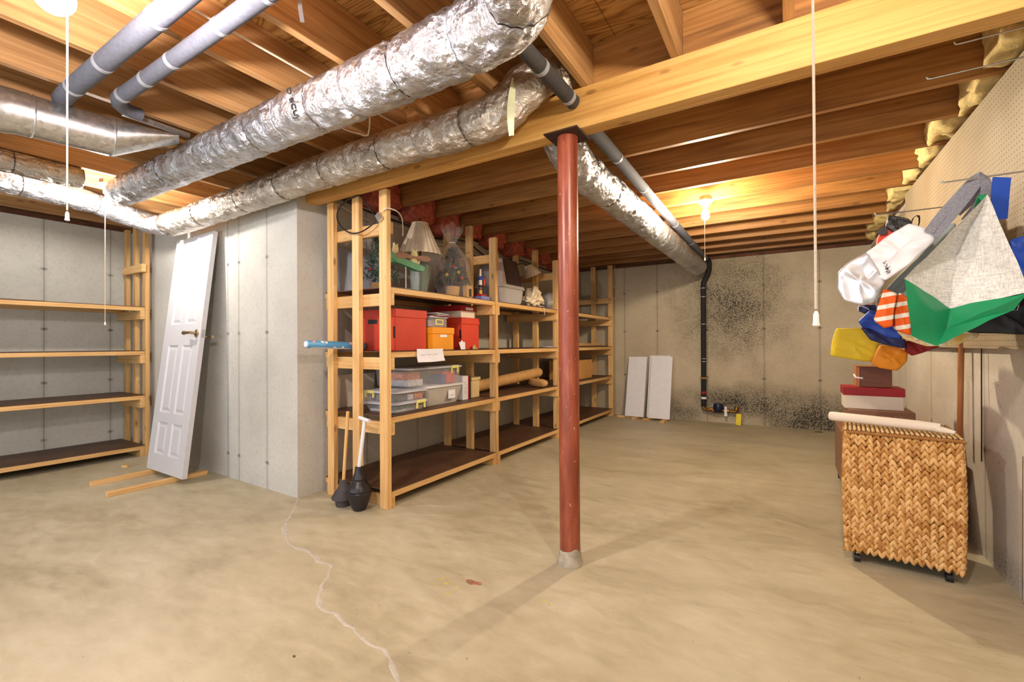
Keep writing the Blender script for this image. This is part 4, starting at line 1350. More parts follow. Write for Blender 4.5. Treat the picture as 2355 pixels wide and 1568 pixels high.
stick('pine batten on the floor under the left corner of the leaning door', (-4.69, 1.30, 0), (-4.70, 1.90, 0), 0.042, 0.036)
stick('pine batten on the floor under the right corner of the leaning door', (-4.255, 1.27, 0), (-4.265, 1.94, 0), 0.042, 0.036)
mk('wood_offcut', rotz(cbox(-5.18, -5.12, 1.66, 1.69, 0, .018, .002), .5, (-5.15, 1.67)), 'pine_x', None, label='small wood offcut on the floor left of the leaning door', cat='offcut')

# ================================================================== plungers by the shelf end
t = thing('plunger', 'black cup plunger with plain wooden handle', 'plunger', (-2.615, 2.045, 0))
c = (-2.615, 2.045, 0)
mk('rubber_cup', lathe([(0.048, 0.0), (0.052, .02), (0.056, .04), (0.076, .05), (0.078, .062), (0.066, .085), (0.044, .115), (0.03, .14), (0.026, .175), (0.022, .178)], c, 32), 'rubber_dusty', t, True)
mk('handle', tube([(c[0], c[1], .17), (c[0] + .004, c[1] + .035, .64)], [.011, .0115], 14), 'pale_handle', t, True)
t = thing('plunger', 'dark beehive plunger with white T handle', 'plunger', (-2.455, 2.045, 0))
c = (-2.455, 2.045, 0)
mk('bellows', lathe([(0.040, 0), (0.05, .02), (0.066, .06), (0.078, .105), (0.08, .118), (0.074, .125), (0.079, .134), (0.074, .15), (0.062, .175), (0.044, .192), (0.042, .2), (0.046, .21), (0.036, .235), (0.03, .25), (0.027, .285), (0.02, .288)], c, 40), 'rubber', t, True)
mk('handle', tube([(c[0], c[1], .28), (c[0] + .02, c[1] + .03, .592)], [.014, .0125], 16), 'white', t, True)
mk('grip', tube([(c[0] - .035, c[1] + .035, .606), (c[0] + .075, c[1] + .02, .594)], .0125, 16), 'white', t, True)

# ================================================================== far wall
def lean_panel(label, x0, x1, yb, yt, h, tilt=0.0):
    m_ = basis((x0, yb, .032), (1, -0.02, tilt), (0, yt - yb, h))
    return mk('shelf_board', xform(cbox(0, x1 - x0, 0, math.hypot(yt - yb, h), -.016, 0, .001), m_), 'whiteboard', None, label=label, cat='board')


lean_panel('narrow white board leaning alone on the far wall', -2.075, -1.80, 6.56, 6.775, .865)
lean_panel('front white board of the leaning pair on the far wall', -1.73, -1.43, 6.535, 6.745, .87)
lean_panel('rear white board of the leaning pair on the far wall', -1.765, -1.47, 6.59, 6.79, .885)
stick('thin stick on the floor under the single white board', (-2.2, 6.60, 0), (-1.93, 6.64, 0), .03, .028, 'pine_x')
stick('short pale stick at the right foot of the single white board', (-1.93, 6.47, 0), (-1.88, 6.72, 0), .05, .028, 'pine_y')
stick('thin stick under the left foot of the white board pair', (-1.78, 6.44, 0), (-1.66, 6.72, 0), .04, .028, 'pine_y')
stick('short stick under the right foot of the white board pair', (-1.50, 6.38, 0), (-1.49, 6.70, 0), .06, .028, 'pine_y')

t = thing('water_pipe', 'black foam covered water pipe running down the far wall', 'pipe', (-1.01, 6.76, .19))
vp = smoothpath([(-0.955, 6.62, 2.25), (-0.945, 6.70, 2.25), (-0.935, 6.755, 2.22), (-0.935, 6.76, 2.12), (-0.96, 6.76, 2.03), (-1.0, 6.76, 1.96), (-1.01, 6.76, 1.88), (-1.012, 6.76, 1.5), (-1.014, 6.76, 1.0), (-1.016, 6.76, 0.5), (-1.018, 6.76, 0.22)], .05)
mk('foam_sleeve', tube(vp, .034, 20), 'foam_black', t, True)
for z in (1.86, 1.74, 1.36, .88, .84):
    mk('strap', tube([(-1.012, 6.76, z - .004), (-1.012, 6.76, z + .004)], .0355, 20), 'tape', t, True)
mk('clip', cbox(-1.06, -.96, 6.722, 6.728, .60, .625, .001), 'brass', t)
mk('red_tag', tube([(-1.017, 6.76, .395), (-1.017, 6.76, .425)], .0352, 20), 'red_deep', t, True)
mk('white_mark', tube([(-1.017, 6.76, .32), (-1.017, 6.76, .35)], .0352, 20), 'paper', t, True)
t = thing('water_meter', 'navy water meter with brass pipework near the floor', 'water meter', (-.8, 6.74, .1))
mk('inlet_pipe', join(tube(smoothpath([(-1.018, 6.76, .22), (-1.018, 6.755, .19), (-.99, 6.75, .18), (-.9, 6.75, .182)], .02), .02, 14), cyl((-.94, 6.75, .182), (-.9, 6.75, .182), .028, None, 8)), 'brass', t, True)
mk('meter_body', lathe([(0.05, -.06), (0.062, -.045), (0.064, .03), (0.058, .05), (0.05, .055)], (-.83, 6.745, .215), 28), 'navy', t, True)
mk('meter_base', cyl((-.9, 6.75, .17), (-.75, 6.75, .175), .032, None, 16), 'brass', t, True)
mk('outlet_pipe', join(cyl((-.75, 6.75, .175), (-.62, 6.75, .17), .018, None, 14), cyl((-.73, 6.75, .175), (-.70, 6.75, .174), .026, None, 8)), 'brass', t, True)
mk('valve', join(lathe([(0.02, .0), (0.03, .02), (0.03, .05), (0.02, .075)], (-.61, 6.76, .16), 14), cyl((-.60, 6.73, .14), (-.575, 6.70, .03), .012, .02, 10)), 'brass', t, True)
mk('yellow_tag', xform(cbox(-.03, .03, -.002, .002, -.15, 0, .001), Matrix.Translation((-.575, 6.685, .155)) @ Matrix.Rotation(.05, 4, 'Y')), 'yellow', t)
mk('white_tag', xform(prism([(-.012, 0), (.012, 0), (.02, -.13), (-.018, -.13)], -.001, .001), basis((-.735, 6.70, .24), (1, 0, 0), (-.12, 0, 1))), 'paper', t)

# ================================================================== insulation in the joist ends
def fluff(label, x0, x1, y0, y1, z0, z1, mat, seed, grp):
    V, F = [], []
    n = 12
    for f_ in range(6):
        pass
    bm = bmesh.new()
    bmesh.ops.create_cube(bm, size=1.0)
    bmesh.ops.subdivide_edges(bm, edges=bm.edges[:], cuts=7, use_grid_fill=True)
    for v in bm.verts:
        p = v.co
        q = p.normalized() * .62
        p = p.lerp(q, .35)
        w_ = Vector((lerp(x0, x1, p.x + .5), lerp(y0, y1, p.y + .5), lerp(z0, z1, p.z + .5)))
        d = Vector((noise.noise(w_ * 14 + Vector((seed, 0, 0))), noise.noise(w_ * 14 + Vector((0, seed, 0))), noise.noise(w_ * 14 + Vector((0, 0, seed)))))
        v.co = w_ + d * .035
    bm.verts.index_update()
    g = [tuple(v.co) for v in bm.verts], [tuple(v.index for v in f.verts) for f in bm.faces]
    bm.free()
    mk('insulation_batt', g, mat, None, 'all', label=label, cat='insulation', group=grp)


y = 2.47
for k in range(10):
    od = ('first', 'second', 'third', 'fourth', 'fifth', 'sixth', 'seventh', 'eighth', 'ninth', 'tenth')[k]
    fluff(od + ' pale yellow insulation batt above the pegboard wall counted from the beam', .74 + .03 * math.sin(k * 2.3), .86, y + .06, y + .36, 2.30 - .02 * (k % 2), 2.55, 'yellow_ins', k * 3.1, 'yellow insulation batts on the right')
    fluff(od + ' pink insulation batt above the long shelving counted from the beam', XI - .04, -2.84 + .03 * math.sin(k * 1.7), y + .06, y + .36, 2.25 - .03 * (k % 3), 2.52, 'pink', k * 5.7, 'pink insulation batts above the shelving')
    y += 0.42

# ================================================================== right: hamper, boxes and tools
HC = Vector((0.465, 3.0, 0))
ha = math.radians(-5)
hm = thing('wicker_hamper', 'large braided wicker hamper on black casters', 'hamper', (HC.x, HC.y, 0))
HW, HD, HZ0, HZ1 = 0.435, 0.42, 0.045, 0.655
HMx = Matrix.Translation(HC) @ Matrix.Rotation(ha, 4, 'Z')
tt = NT('wicker_strand')
oi = tt.n('ShaderNodeObjectInfo')
nz = tt.noise(1.0, tt.mapped((60, 60, 60)), 4)
mixv = tt.math('ADD', tt.math('MULTIPLY', nz, .5), tt.math('MULTIPLY', oi.outputs['Random'], .5))
M['wicker'] = tt.set(tt.ramp(mixv, [(0.25, lin((166, 110, 50))), (0.5, lin((206, 156, 90))), (0.75, lin((226, 184, 124)))]), 0.55)
tt = NT('wicker_joined')
at_ = tt.n('ShaderNodeAttribute', attribute_name='strand_tint')
nz = tt.math('ADD', tt.math('MULTIPLY', tt.noise(60, None, 4), .5), tt.math('MULTIPLY', at_.outputs['Fac'], .5))
M['wicker_j'] = tt.set(tt.ramp(nz, [(0.25, lin((166, 110, 50))), (0.5, lin((206, 156, 90))), (0.75, lin((226, 184, 124)))]), 0.55)
M['wicker_dark'] = plain('wicker_shadow_gaps', (96, 60, 28), .8, 0, .3, 40)  # dark brown that paints the shade in the gaps between strands
mk('core', xform(cbox(-HW / 2 + .018, HW / 2 - .018, -HD / 2 + .018, HD / 2 - .018, HZ0, HZ1 - .02, .02), HMx), 'wicker_dark', hm)  # inner block, coloured dark to read as shade behind the braid
# one strand: a plump leaf shape along local Y
sv, sf = lathe([(0.0018, -.5), (0.0066, -.30), (0.0082, .0), (0.0072, .28), (0.0022, .5)], (0, 0, 0), 7)
sv = [(x, z * 0.047, y * 1.0) for x, y, z in sv]
NCOL, NROW = 15, 20
cw = HW / NCOL
rh = (HZ1 - HZ0 - .02) / NROW
rnd = random.Random(5)
sme = None
rest = []


def strand_mats(face):
    out = []
    half, deep = (HW / 2, HD / 2) if face == 'front' else (HD / 2, HW / 2)
    nc = NCOL if face == 'front' else 15
    w_ = 2 * half / nc
    for cidx in range(nc):
        for r_ in range(NROW):
            for s in (-1, 1):
                u_ = -half + w_ * (cidx + .5) + s * w_ * .25
                z_ = HZ0 + .012 + rh * (r_ + .5) + rnd.uniform(-.002, .002)
                tilt = s * (0.40 + rnd.uniform(-.08, .08))
                sc = rnd.uniform(.9, 1.12)
                L = Matrix.Rotation(.2, 4, 'X') @ Matrix.Rotation(tilt, 4, 'Z') @ Matrix.Diagonal((w_ / .0270 * sc, 1.05 * sc, 1.25, 1))
                up = Matrix.Rotation(math.pi / 2, 4, 'X')     # local y -> z, local z -> -y
                bul = 0.012 * (1 - (2 * (z_ - HZ0) / (HZ1 - HZ0) - 1) ** 2)
                if face == 'front':
                    P = Matrix.Translation((u_, -deep + .012 - bul, z_))
                    out.append(HMx @ P @ up @ L)
                elif face == 'left':
                    P = Matrix.Translation((-deep + .012 - bul, u_, z_)) @ Matrix.Rotation(-math.pi / 2, 4, 'Z')
                    out.append(HMx @ P @ up @ L)
                else:
                    P = Matrix.Translation((deep - .012 + bul, u_, z_)) @ Matrix.Rotation(math.pi / 2, 4, 'Z')
                    out.append(HMx @ P @ up @ L)
    return out


front = strand_mats('front')
front.sort(key=lambda m_: -(m_.translation.x * 2 + m_.translation.z))
for i, m_ in enumerate(front):
    if i < 300:
        if sme is None:
            o = mk('strand', (sv, sf), 'wicker', hm, 'all')
            sme = o.data
            # mk subtracts the thing origin: undo so the mesh is centred
            for vtx in sme.vertices:
                vtx.co = Vector(vtx.co) + ORG[hm.name]
        else:
            o = bpy.data.objects.new('strand', sme)
            COL.objects.link(o)
            o.parent = hm
        o.matrix_local = Matrix.Translation(-Vector(HC)) @ m_
    else:
        rest.append(m_)
rest += strand_mats('left') + strand_mats('right')
bs = mk('braided_strands', join(*[xform((sv, sf), m_) for m_ in rest]), 'wicker_j', hm, 'all', kind='stuff')
att = bs.data.attributes.new('strand_tint', 'FLOAT', 'POINT')
nv = len(sv)
tv = [rnd.random() for _ in rest]
for i in range(len(att.data)):
    att.data[i].value = tv[i // nv]
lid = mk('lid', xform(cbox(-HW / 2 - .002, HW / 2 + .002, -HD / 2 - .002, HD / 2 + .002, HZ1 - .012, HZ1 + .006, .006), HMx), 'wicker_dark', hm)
gs = []
for i in range(24):
    for j in range(14):
        u_, v_ = -HW / 2 + HW * (i + .5) / 24, -HD / 2 + HD * (j + .5) / 14
        g = ([(x * .9, y * .85, z * .6) for x, y, z in sv], sf)
        gs.append(xform(g, HMx @ Matrix.Translation((u_, v_, HZ1 + .008)) @ Matrix.Rotation(.1 if (i + j) % 2 else -.1, 4, 'Z')))
mk('lid_weave', join(*gs), plain('pale_wicker', (206, 172, 116), .6, 0, .25, 40), lid, 'all', kind='stuff')
gs = []
for e, (a0, a1) in enumerate((((-HW / 2, -HD / 2), (HW / 2, -HD / 2)), ((-HW / 2, -HD / 2), (-HW / 2, HD / 2)))):
    for i in range(46):
        p = Vector((lerp(a0[0], a1[0], i / 45), lerp(a0[1], a1[1], i / 45), HZ1 - .004))
        d = Vector((a1[0] - a0[0], a1[1] - a0[1], 0)).normalized()
        gs.append(tube([HMx @ (p - d * .006 + Vector((0, 0, .008))), HMx @ (p + d * .006 - Vector((0, 0, .008)))], .0045, 6))
mk('lid_edge_binding', join(*gs), 'wicker_j', lid, 'all', kind='stuff')
for sx in (-1, 1):
    for sy in (-1, 1):
        p = HMx @ Vector((sx * (HW / 2 - .05), sy * (HD / 2 - .04), .02))
        cst = mk('caster', cyl(p + Vector((-.012, 0, 0)), p + Vector((.012, 0, 0)), .02, None, 18), 'black', hm, True)
        mk('caster_stem', cyl(p, p + Vector((0, 0, .028)), .006, None, 8), 'steel', cst)

# white rolled tube resting on the hamper
t = thing('paper_tube', 'cream rolled paper tube lying across the hamper lid', 'tube', (.42, 2.85, .68))
p0, p1 = at(1920, 938, y=2.88), at(2178, 1010, y=2.80)
p0.z = HZ1 + .036 + .008
p1.z = HZ1 + .036
p0 = Vector((0.185, 3.0, .70)); p1 = Vector((0.60, 2.84, .697))
d = (p1 - p0)
mk('roll', tube([p0, p0 + d * .02, p0 + d * .5, p0 + d * .82, p1], [.02, .024, .024, .024, .02], 20), 'cream_card', t, True)
mk('torn_end', tube([p0 + d * .95 + Vector((0, 0, -.004)), p0 + d * 1.02 + Vector((0, -.01, -.008)), p0 + d * 1.10 + Vector((0, -.02, -.012))], [.019, .015, .008], 10), 'cream_card', t, True)

# stack behind the hamper
t = thing('storage_chest', 'brown chest on dark legs standing behind the wicker hamper', 'chest', (.56, 3.95, 0))
mk('body', cbox(.315, .80, 3.40, 4.55, .08, .46, .006), 'taupe_card', t)
for (lx, ly) in ((.33, 3.42), (.33, 4.49), (.745, 3.42), (.745, 4.49)):
    mk('leg', cbox(lx, lx + .04, ly, ly + .04, 0, .08, .002), 'darkbrown', t)
t = thing('gift_box', 'taupe gift box with cursive lettering on the brown chest', 'box', (.48, 3.72, .461))
mk('box', cbox(.315, .64, 3.55, 3.9, .461, .675, .003), 'taupe_card', t)
sh = Matrix.Identity(4)
sh[0][1] = .45
mk('lettering', text_geo('Harry & David', .024, basis((.545, 3.5494, .64), (1, 0, 0), (0, 0, 1)) @ sh, .0003), plain('pale_print', (190, 152, 128), .6), t)
lidded('shoe_box', 'cream box with red lid on top of the taupe gift box', 'box', .302, .595, 3.60, 3.80, .676, .812, .052, 'cream_card', 'red_deep')
t = thing('wooden_box', 'small dark walnut box with white band on top of the stack', 'box', (.45, 3.7, .813))
mk('box', cbox(.385, .545, 3.63, 3.76, .813, .94, .002), 'walnut', t)
mk('end_panel', cbox(.366, .3845, 3.63, 3.76, .813, .94, .002), 'walnut_end', t)
mk('top_panel', cbox(.366, .545, 3.628, 3.762, .9405, .946, .001), 'walnut_end', t)
mk('band', tube(smoothpath([(.3645, 3.72, .885), (.3643, 3.64, .875), (.366, 3.6275, .872), (.40, 3.6275, .868)], .01), .006, 6), 'paper', t)

mk('broom_handle', tube([(.79, 3.385, .52), (.805, 3.375, 1.30)], .0125, 14), 'handle_wood', None, True, label='brown wooden stick hanging below the pegboard', cat='stick')
mk('thin_rod', tube([(.815, 3.15, .50), (.82, 3.15, 1.15)], .003, 8), 'wire', None, True, label='thin dark rod hanging beside the brown stick', cat='rod')
mk('long_rod', tube([(.825, 2.715, .02), (.832, 2.715, .62)], .008, 8), 'steel', None, True, label='grey rod standing against the right wall near the floor', cat='rod')


def hook(label, p, x1, r=.0035):
    tip = Vector(p)
    t = thing('peg_hook', label, 'hook', (x1, tip.y, tip.z))
    mk('rod', tube([tip + Vector((0, 0, .012)), tip + Vector((.004, 0, .002)), tip + Vector((.015, 0, 0)), Vector((x1, tip.y, tip.z))], r, 8), 'steel', t, True)
    mk('back_plate', cbox(x1, x1 + .004, tip.y - .012, tip.y + .012, tip.z - .02, tip.z + .02, .001), 'steel', t)
    return t


hook('long wire hook carrying the grey handled bags', (.535, 2.50, 1.75), .815)
hook('wire hook carrying the orange and black lunch bag', (.41, 3.18, 1.80), .80)
hook('empty wire hook high on the pegboard under the first dark joist', (.505, 2.54, 2.205), .815)
hook('empty wire hook at the top right corner of the pegboard', (.55, 2.36, 2.235), .815)


# ------------------------------------------------------------------ hanging bags
def bagmesh(outline, y0, y1, seed=0.0, amp=.012, sub=9, fold=.010, ang=.8):
    """a cloth bag: front outline at depth y0 carried back to y1, with soft folds across the front"""
    pts = [at(a, b, y=y0) for a, b in outline]
    dense = []
    for i, p in enumerate(pts):
        q = pts[(i + 1) % len(pts)]
        for k in range(sub):
            dense.append(p.lerp(q, k / sub))
    for _ in range(2):
        dense = [dense[i] * .6 + (dense[i - 1] + dense[(i + 1) % len(dense)]) * .2 for i in range(len(dense))]
    c = sum(dense, Vector()) / len(dense)
    D = y1 - y0
    shift = (c.x * D / y0 * .8, (c.z - 1.1) * D / y0 * .8)
    rings = []
    for (s, f_) in ((.08, 0.0), (.25, 0.0), (.42, .0), (.58, .0), (.73, .0), (.86, .0), (.95, .015), (.99, .06), (1.0, .2), (.985, .4), (.97, .6), (.95, .8), (.85, .95), (.6, 1.0), (.2, 1.0)):
        rg = []
        for i, p in enumerate(dense):
            q = c + (p - c) * s
            q = Vector((q.x + shift[0] * f_, y0 + D * f_, q.z + shift[1] * f_))
            w_ = Vector((noise.noise(q * 9 + Vector((seed, 0, 0))), noise.noise(q * 9 + Vector((0, seed, 3))), noise.noise(q * 9 + Vector((4, 0, seed)))))
            along = q.x * math.cos(ang) + q.z * math.sin(ang)
            cr = 1 - abs(noise.noise(Vector((along * 16 + seed, (q.z - q.x) * 4, seed)))) * 2.4
            cr = max(0, cr) ** 2
            cr2 = max(0, 1 - abs(noise.noise(q * 11 + Vector((seed, 2, 5)))) * 3) ** 2
            rg.append(tuple(q + w_ * amp * .7 - Vector((0, (cr * fold + cr2 * fold * .7) * (1 if f_ < .5 else .2), 0))))
        rings.append(rg)
    return loft(rings)


def strap(pts, w, wd=(0, 1, 0), th=.003):
    """a flat webbing strap along a path, w wide in direction wd"""
    path = smoothpath(pts, .02)
    wd = Vector(wd).normalized()
    V = []
    F = []
    fr_ = frames(path)
    for p, tg, u_, v_ in fr_:
        s = (wd - tg * wd.dot(tg)).normalized()
        nn = tg.cross(s)
        V += [tuple(p + s * w / 2 + nn * th / 2), tuple(p - s * w / 2 + nn * th / 2), tuple(p - s * w / 2 - nn * th / 2), tuple(p + s * w / 2 - nn * th / 2)]
    for i in range(len(path) - 1):
        for k in range(4):
            F.append((i * 4 + k, i * 4 + (k + 1) % 4, (i + 1) * 4 + (k + 1) % 4, (i + 1) * 4 + k))
    F += [(3, 2, 1, 0), tuple((len(path) - 1) * 4 + k for k in range(4))]
    return V, F


M['fab_white'] = plain('white_coated_fabric', (222, 220, 222), .45, 0, .05, 8)
M['fab_silver'] = plain('silver_foil_fabric', (206, 206, 212), .22, .45, .12, 10, .1)
M['fab_grey'] = plain('grey_blue_fabric', (146, 160, 162), .6, 0, .1, 8)
M['webbing'] = plain('grey_webbing', (120, 120, 128), .7, 0, .25, 160, .3)
M['fab_linen'] = None
tt = NT('woven_silver_linen')
wv = tt.noise(1.0, tt.mapped((220, 220, 30)), 2)
wv2 = tt.noise(1.0, tt.mapped((30, 30, 220)), 2)
mm_ = tt.math('ADD', tt.math('MULTIPLY', wv, .5), tt.math('MULTIPLY', wv2, .5))
tt.bump(mm_, .2, .002)
M['fab_linen'] = tt.set(tt.ramp(mm_, [(0.35, lin((178, 176, 170))), (0.6, lin((224, 222, 216)))]), .55)
M['fab_green'] = plain('green_vinyl', (22, 132, 84), .32, 0, .15, 6)
M['fab_blue'] = plain('blue_nylon', (22, 70, 170), .5, 0, .15, 8)
M['fab_navy'] = plain('navy_fabric', (24, 34, 82), .6, 0, .15, 8)
M['fab_yellow'] = plain('yellow_canvas', (226, 196, 40), .7, 0, .08, 8)
M['fab_mustard'] = plain('mustard_canvas', (226, 140, 20), .65, 0, .12, 8)
M['fab_dred'] = plain('dark_red_fabric', (140, 14, 20), .6, 0, .15, 8)
M['fab_black'] = plain('black_nylon', (34, 31, 36), .55, 0, .2, 10)
M['fab_red'] = plain('orange_red_neoprene', (222, 66, 34), .55, 0, .1, 8)
tt = NT('black_glitter')
sp = tt.math('GREATER_THAN', tt.noise(190, None, 2, .7), .63)
M['glitter'] = tt.set(tt.mix(sp, lin((26, 25, 25)), lin((150, 148, 140))), .5)
tt = NT('orange_striped_cotton')
S_ = tt.sep()
ww = tt.math('FRACT', tt.math('ADD', tt.math('MULTIPLY', S_[2], 19.0), tt.math('MULTIPLY', S_[0], -3.5)))
M['stripe'] = tt.set(tt.mix(tt.math('LESS_THAN', ww, .36), lin((228, 92, 14)), lin((238, 222, 206))), .75)
tt = NT('floral_vinyl')
M['floral'] = tt.set(tt.ramp(tt.noise(16, None, 3, .5, 1.0), [(0.40, lin((232, 226, 210))), (0.48, lin((240, 190, 60))), (0.56, lin((232, 226, 210))), (0.62, lin((220, 130, 60)))]), .5)

# big tote: white woven sides, green base, seen on its folded gusset
t = thing('tote_bag', 'big tote of white woven fabric with green base and folded gusset', 'bag', (.58, 2.6, 1.12))
yn, yb_ = 2.30, 2.68
A = at(2272, 446, y=2.36)
Lp, Rp = at(2080, 641, y=yn), at(2366, 672, y=yn)
Vp = at(2185, 709, y=2.44)
Gp = at(2178, 756, y=2.41)
Bp = at(2153, 796, y=2.38)
BL, BR = at(2097, 772, y=yn + .04), at(2330, 712, y=yn + .04)
A2 = at(2270, 456, y=yb_)
L2, R2, BL2, BR2 = at(2092, 648, y=yb_), at(2340, 672, y=yb_), at(2108, 766, y=yb_), at(2320, 706, y=yb_)


def patch(polys, n=6, seed=0., amp=.006):
    """triangles subdivided and lightly rumpled"""
    bm = bmesh.new()
    for poly in polys:
        bm.faces.new([bm.verts.new(p) for p in poly])
    bmesh.ops.remove_doubles(bm, verts=bm.verts[:], dist=1e-5)
    bmesh.ops.triangulate(bm, faces=bm.faces[:])
    bmesh.ops.subdivide_edges(bm, edges=bm.edges[:], cuts=n, use_grid_fill=True)
    for v in bm.verts:
        q = v.co.copy()
        v.co += Vector((noise.noise(q * 14 + Vector((seed, 0, 0))), noise.noise(q * 14 + Vector((0, seed, 0))), noise.noise(q * 14 + Vector((0, 0, seed))))) * amp
    bm.verts.index_update()
    g = [tuple(v.co) for v in bm.verts], [tuple(v.index for v in f.verts) for f in bm.faces]
    bm.free()
    return g


Am = A.lerp(Vp, .45) + Vector((-.015, .10, 0))
o = mk('woven_side', patch([[A, Lp, Am], [Lp, Vp, Am], [A, Am, Rp], [Am, Vp, Rp], [A, A2, L2, Lp], [A, Rp, R2, A2], [A2, R2, L2]], 6, 2., .007), 'fab_linen', t, True)
B2 = at(2160, 786, y=yb_)
mk('green_base', patch([[Lp, BL, Gp], [Lp, Gp, Vp], [BL, Bp, Gp], [Vp, Gp, Rp], [Gp, BR, Rp], [Gp, Bp, BR], [Lp, L2, BL2, BL], [BL, BL2, B2, Bp], [Bp, B2, BR2, BR], [BR, BR2, R2, Rp], [L2, R2, BR2, B2, BL2]], 6, 7., .006), 'fab_green', t, True)
mk('handle', strap([A + Vector((0, .02, -.02)), A + Vector((-.004, .05, .01)), A + Vector((.004, .10, .012)), A + Vector((.01, .16, -.02))], .02, (1, 0, .3)), 'fab_green', t, True)

t = thing('cooler_bag', 'white bag with silver base slanting left from grey webbing handles', 'bag', (.4, 2.75, 1.2))
mk('white_panel', bagmesh([(2088, 512), (2120, 520), (2150, 531), (2152, 556), (2100, 600), (2036, 648), (2018, 640), (2004, 605), (1988, 582), (2040, 545)], 2.62, 2.77, 3., .010), 'fab_white', t, 'all')
mk('silver_base', bagmesh([(1994, 578), (1950, 606), (1926, 628), (1923, 664), (1940, 690), (1985, 703), (2014, 696), (2034, 650), (2018, 618)], 2.615, 2.78, 6., .012), 'fab_silver', t, 'all')
for k, (dx, dy) in enumerate(((0, 0), (14, 12))):
    pts = [at(2135 + dx, 535 + dy * .5, y=2.60), at(2165 + dx, 495 + dy, y=2.58), at(2215 + dx * .6, 440 + dy, y=2.54), at(2252 + dx * .3, 405 + dy * .6, y=2.50), at(2262 + dx * .4, 430 + dy * 1.2, y=2.52), at(2200 + dx * 1.5, 490 + dy * 1.5, y=2.66)]
    mk('webbing_handle', strap(pts, .034, (-.7, .1, .7)), 'webbing', t, True)
mk('printed_marks', scribble(basis(at(2040, 615, y=2.60), at(2046, 632, y=2.60) - at(2036, 602, y=2.60), at(2052, 610, y=2.60) - at(2036, 620, y=2.60)), .06, .02, 12, 4, .0012), 'ink', t)
t = thing('cloth_bag', 'slate blue bag squeezed between the white bag and the tote', 'bag', (.5, 2.85, 1.2))
mk('cloth', bagmesh([(2168, 522), (2196, 512), (2206, 540), (2150, 610), (2085, 665), (2082, 700), (2052, 712), (2016, 716), (2012, 690), (2060, 640), (2120, 580)], 2.80, 3.0, 9., .008), 'fab_grey', t, 'all')
t = thing('lunch_bag', 'orange red lunch bag with black glitter top at the back', 'bag', (.43, 3.2, 1.4))
mk('body', bagmesh([(2030, 520), (2016, 548), (2014, 575), (1998, 605), (2030, 640), (2090, 600), (2080, 545)], 3.12, 3.3, 11., .008), 'fab_red', t, 'all')
mk('top', bagmesh([(2042, 494), (2034, 522), (2060, 540), (2090, 552), (2100, 520), (2088, 503), (2062, 497)], 3.10, 3.32, 12., .006), 'glitter', t, 'all')
mk('badge', xform(prism([(.022 * math.cos(a * .5236), .02 * math.sin(a * .5236)) for a in range(12)], 0, .004), basis(at(2030, 532, y=3.095), (1, 0, .2), (-.2, 0, 1))), 'black', t)
mk('loop_handle', strap([at(2094, 520, y=3.14), at(2100, 502, y=3.16), at(2112, 496, y=3.2), at(2114, 512, y=3.24), at(2108, 530, y=3.26)], .014, (0, 1, 0)), 'fab_black', t, True)
t = thing('cloth_bag', 'orange and white striped cotton bag under the white bag', 'bag', (.42, 2.7, 1.1))
mk('front_fold', bagmesh([(2032, 664), (2066, 676), (2058, 718), (2054, 752), (2036, 756), (2010, 736), (2020, 700)], 2.62, 2.80, 14., .010), 'stripe', t, 'all')
mk('side_fold', bagmesh([(2066, 672), (2092, 684), (2094, 740), (2096, 772), (2056, 758), (2056, 720)], 2.66, 2.86, 15., .008), 'stripe', t, 'all')
t = thing('cloth_bag', 'bright blue bag with navy bottom under the striped bag', 'bag', (.4, 2.95, 1.05))
mk('blue_part', bagmesh([(2000, 712), (1972, 738), (1990, 760), (2040, 785), (2075, 790), (2070, 745), (2030, 720)], 2.88, 3.12, 17., .008), 'fab_blue', t, 'all')
mk('navy_base', bagmesh([(1978, 752), (2000, 782), (2040, 795), (2082, 802), (2084, 780), (2040, 775), (2000, 755)], 2.87, 3.1, 18., .006), 'fab_navy', t, 'all')
t = thing('cloth_bag', 'folded navy cloth with white hem above the blue bag', 'bag', (.35, 3.1, 1.15))
mk('cloth', bagmesh([(1976, 700), (2030, 700), (2030, 722), (1990, 722), (1972, 712)], 3.1, 3.3, 20., .006), 'fab_navy', t, 'all')
mk('hem', strap([at(1974, 714, y=3.09), at(1975, 703, y=3.09), at(1992, 708, y=3.09), at(1998, 712, y=3.09)], .012, (0, 1, 0)), 'paper', t)
t = thing('cloth_bag', 'flat yellow canvas bag hanging lowest on the left', 'bag', (.33, 3.4, 1.0))
mk('canvas', bagmesh([(1922, 754), (1980, 755), (2018, 775), (2022, 800), (2004, 832), (1950, 826), (1909, 818), (1914, 780)], 3.30, 3.46, 22., .006), 'fab_yellow', t, 'all')
t = thing('cloth_bag', 'mustard orange canvas bag right of the yellow bag', 'bag', (.42, 3.25, .97))
mk('canvas', bagmesh([(2022, 792), (2060, 794), (2088, 806), (2088, 830), (2066, 852), (2020, 846), (2000, 834)], 3.18, 3.4, 24., .008), 'fab_mustard', t, 'all')
t = thing('cloth_bag', 'dark red bag peeking out below the floral bag', 'bag', (.5, 3.0, 1.0))
mk('cloth', bagmesh([(2082, 782), (2140, 788), (2162, 796), (2120, 812), (2098, 818), (2080, 806)], 2.98, 3.2, 26., .006), 'fab_dred', t, 'all')
t = thing('cloth_bag', 'white and yellow floral bag showing under the green tote base', 'bag', (.6, 2.75, 1.05))
mk('vinyl', bagmesh([(2060, 760), (2110, 772), (2260, 766), (2248, 778), (2190, 796), (2130, 796), (2080, 780)], 2.74, 2.98, 28., .006), 'floral', t, 'all')
t = thing('blue_bag', 'blue nylon bag and strap behind the tote at the right edge', 'bag', (.75, 2.45, 1.3))
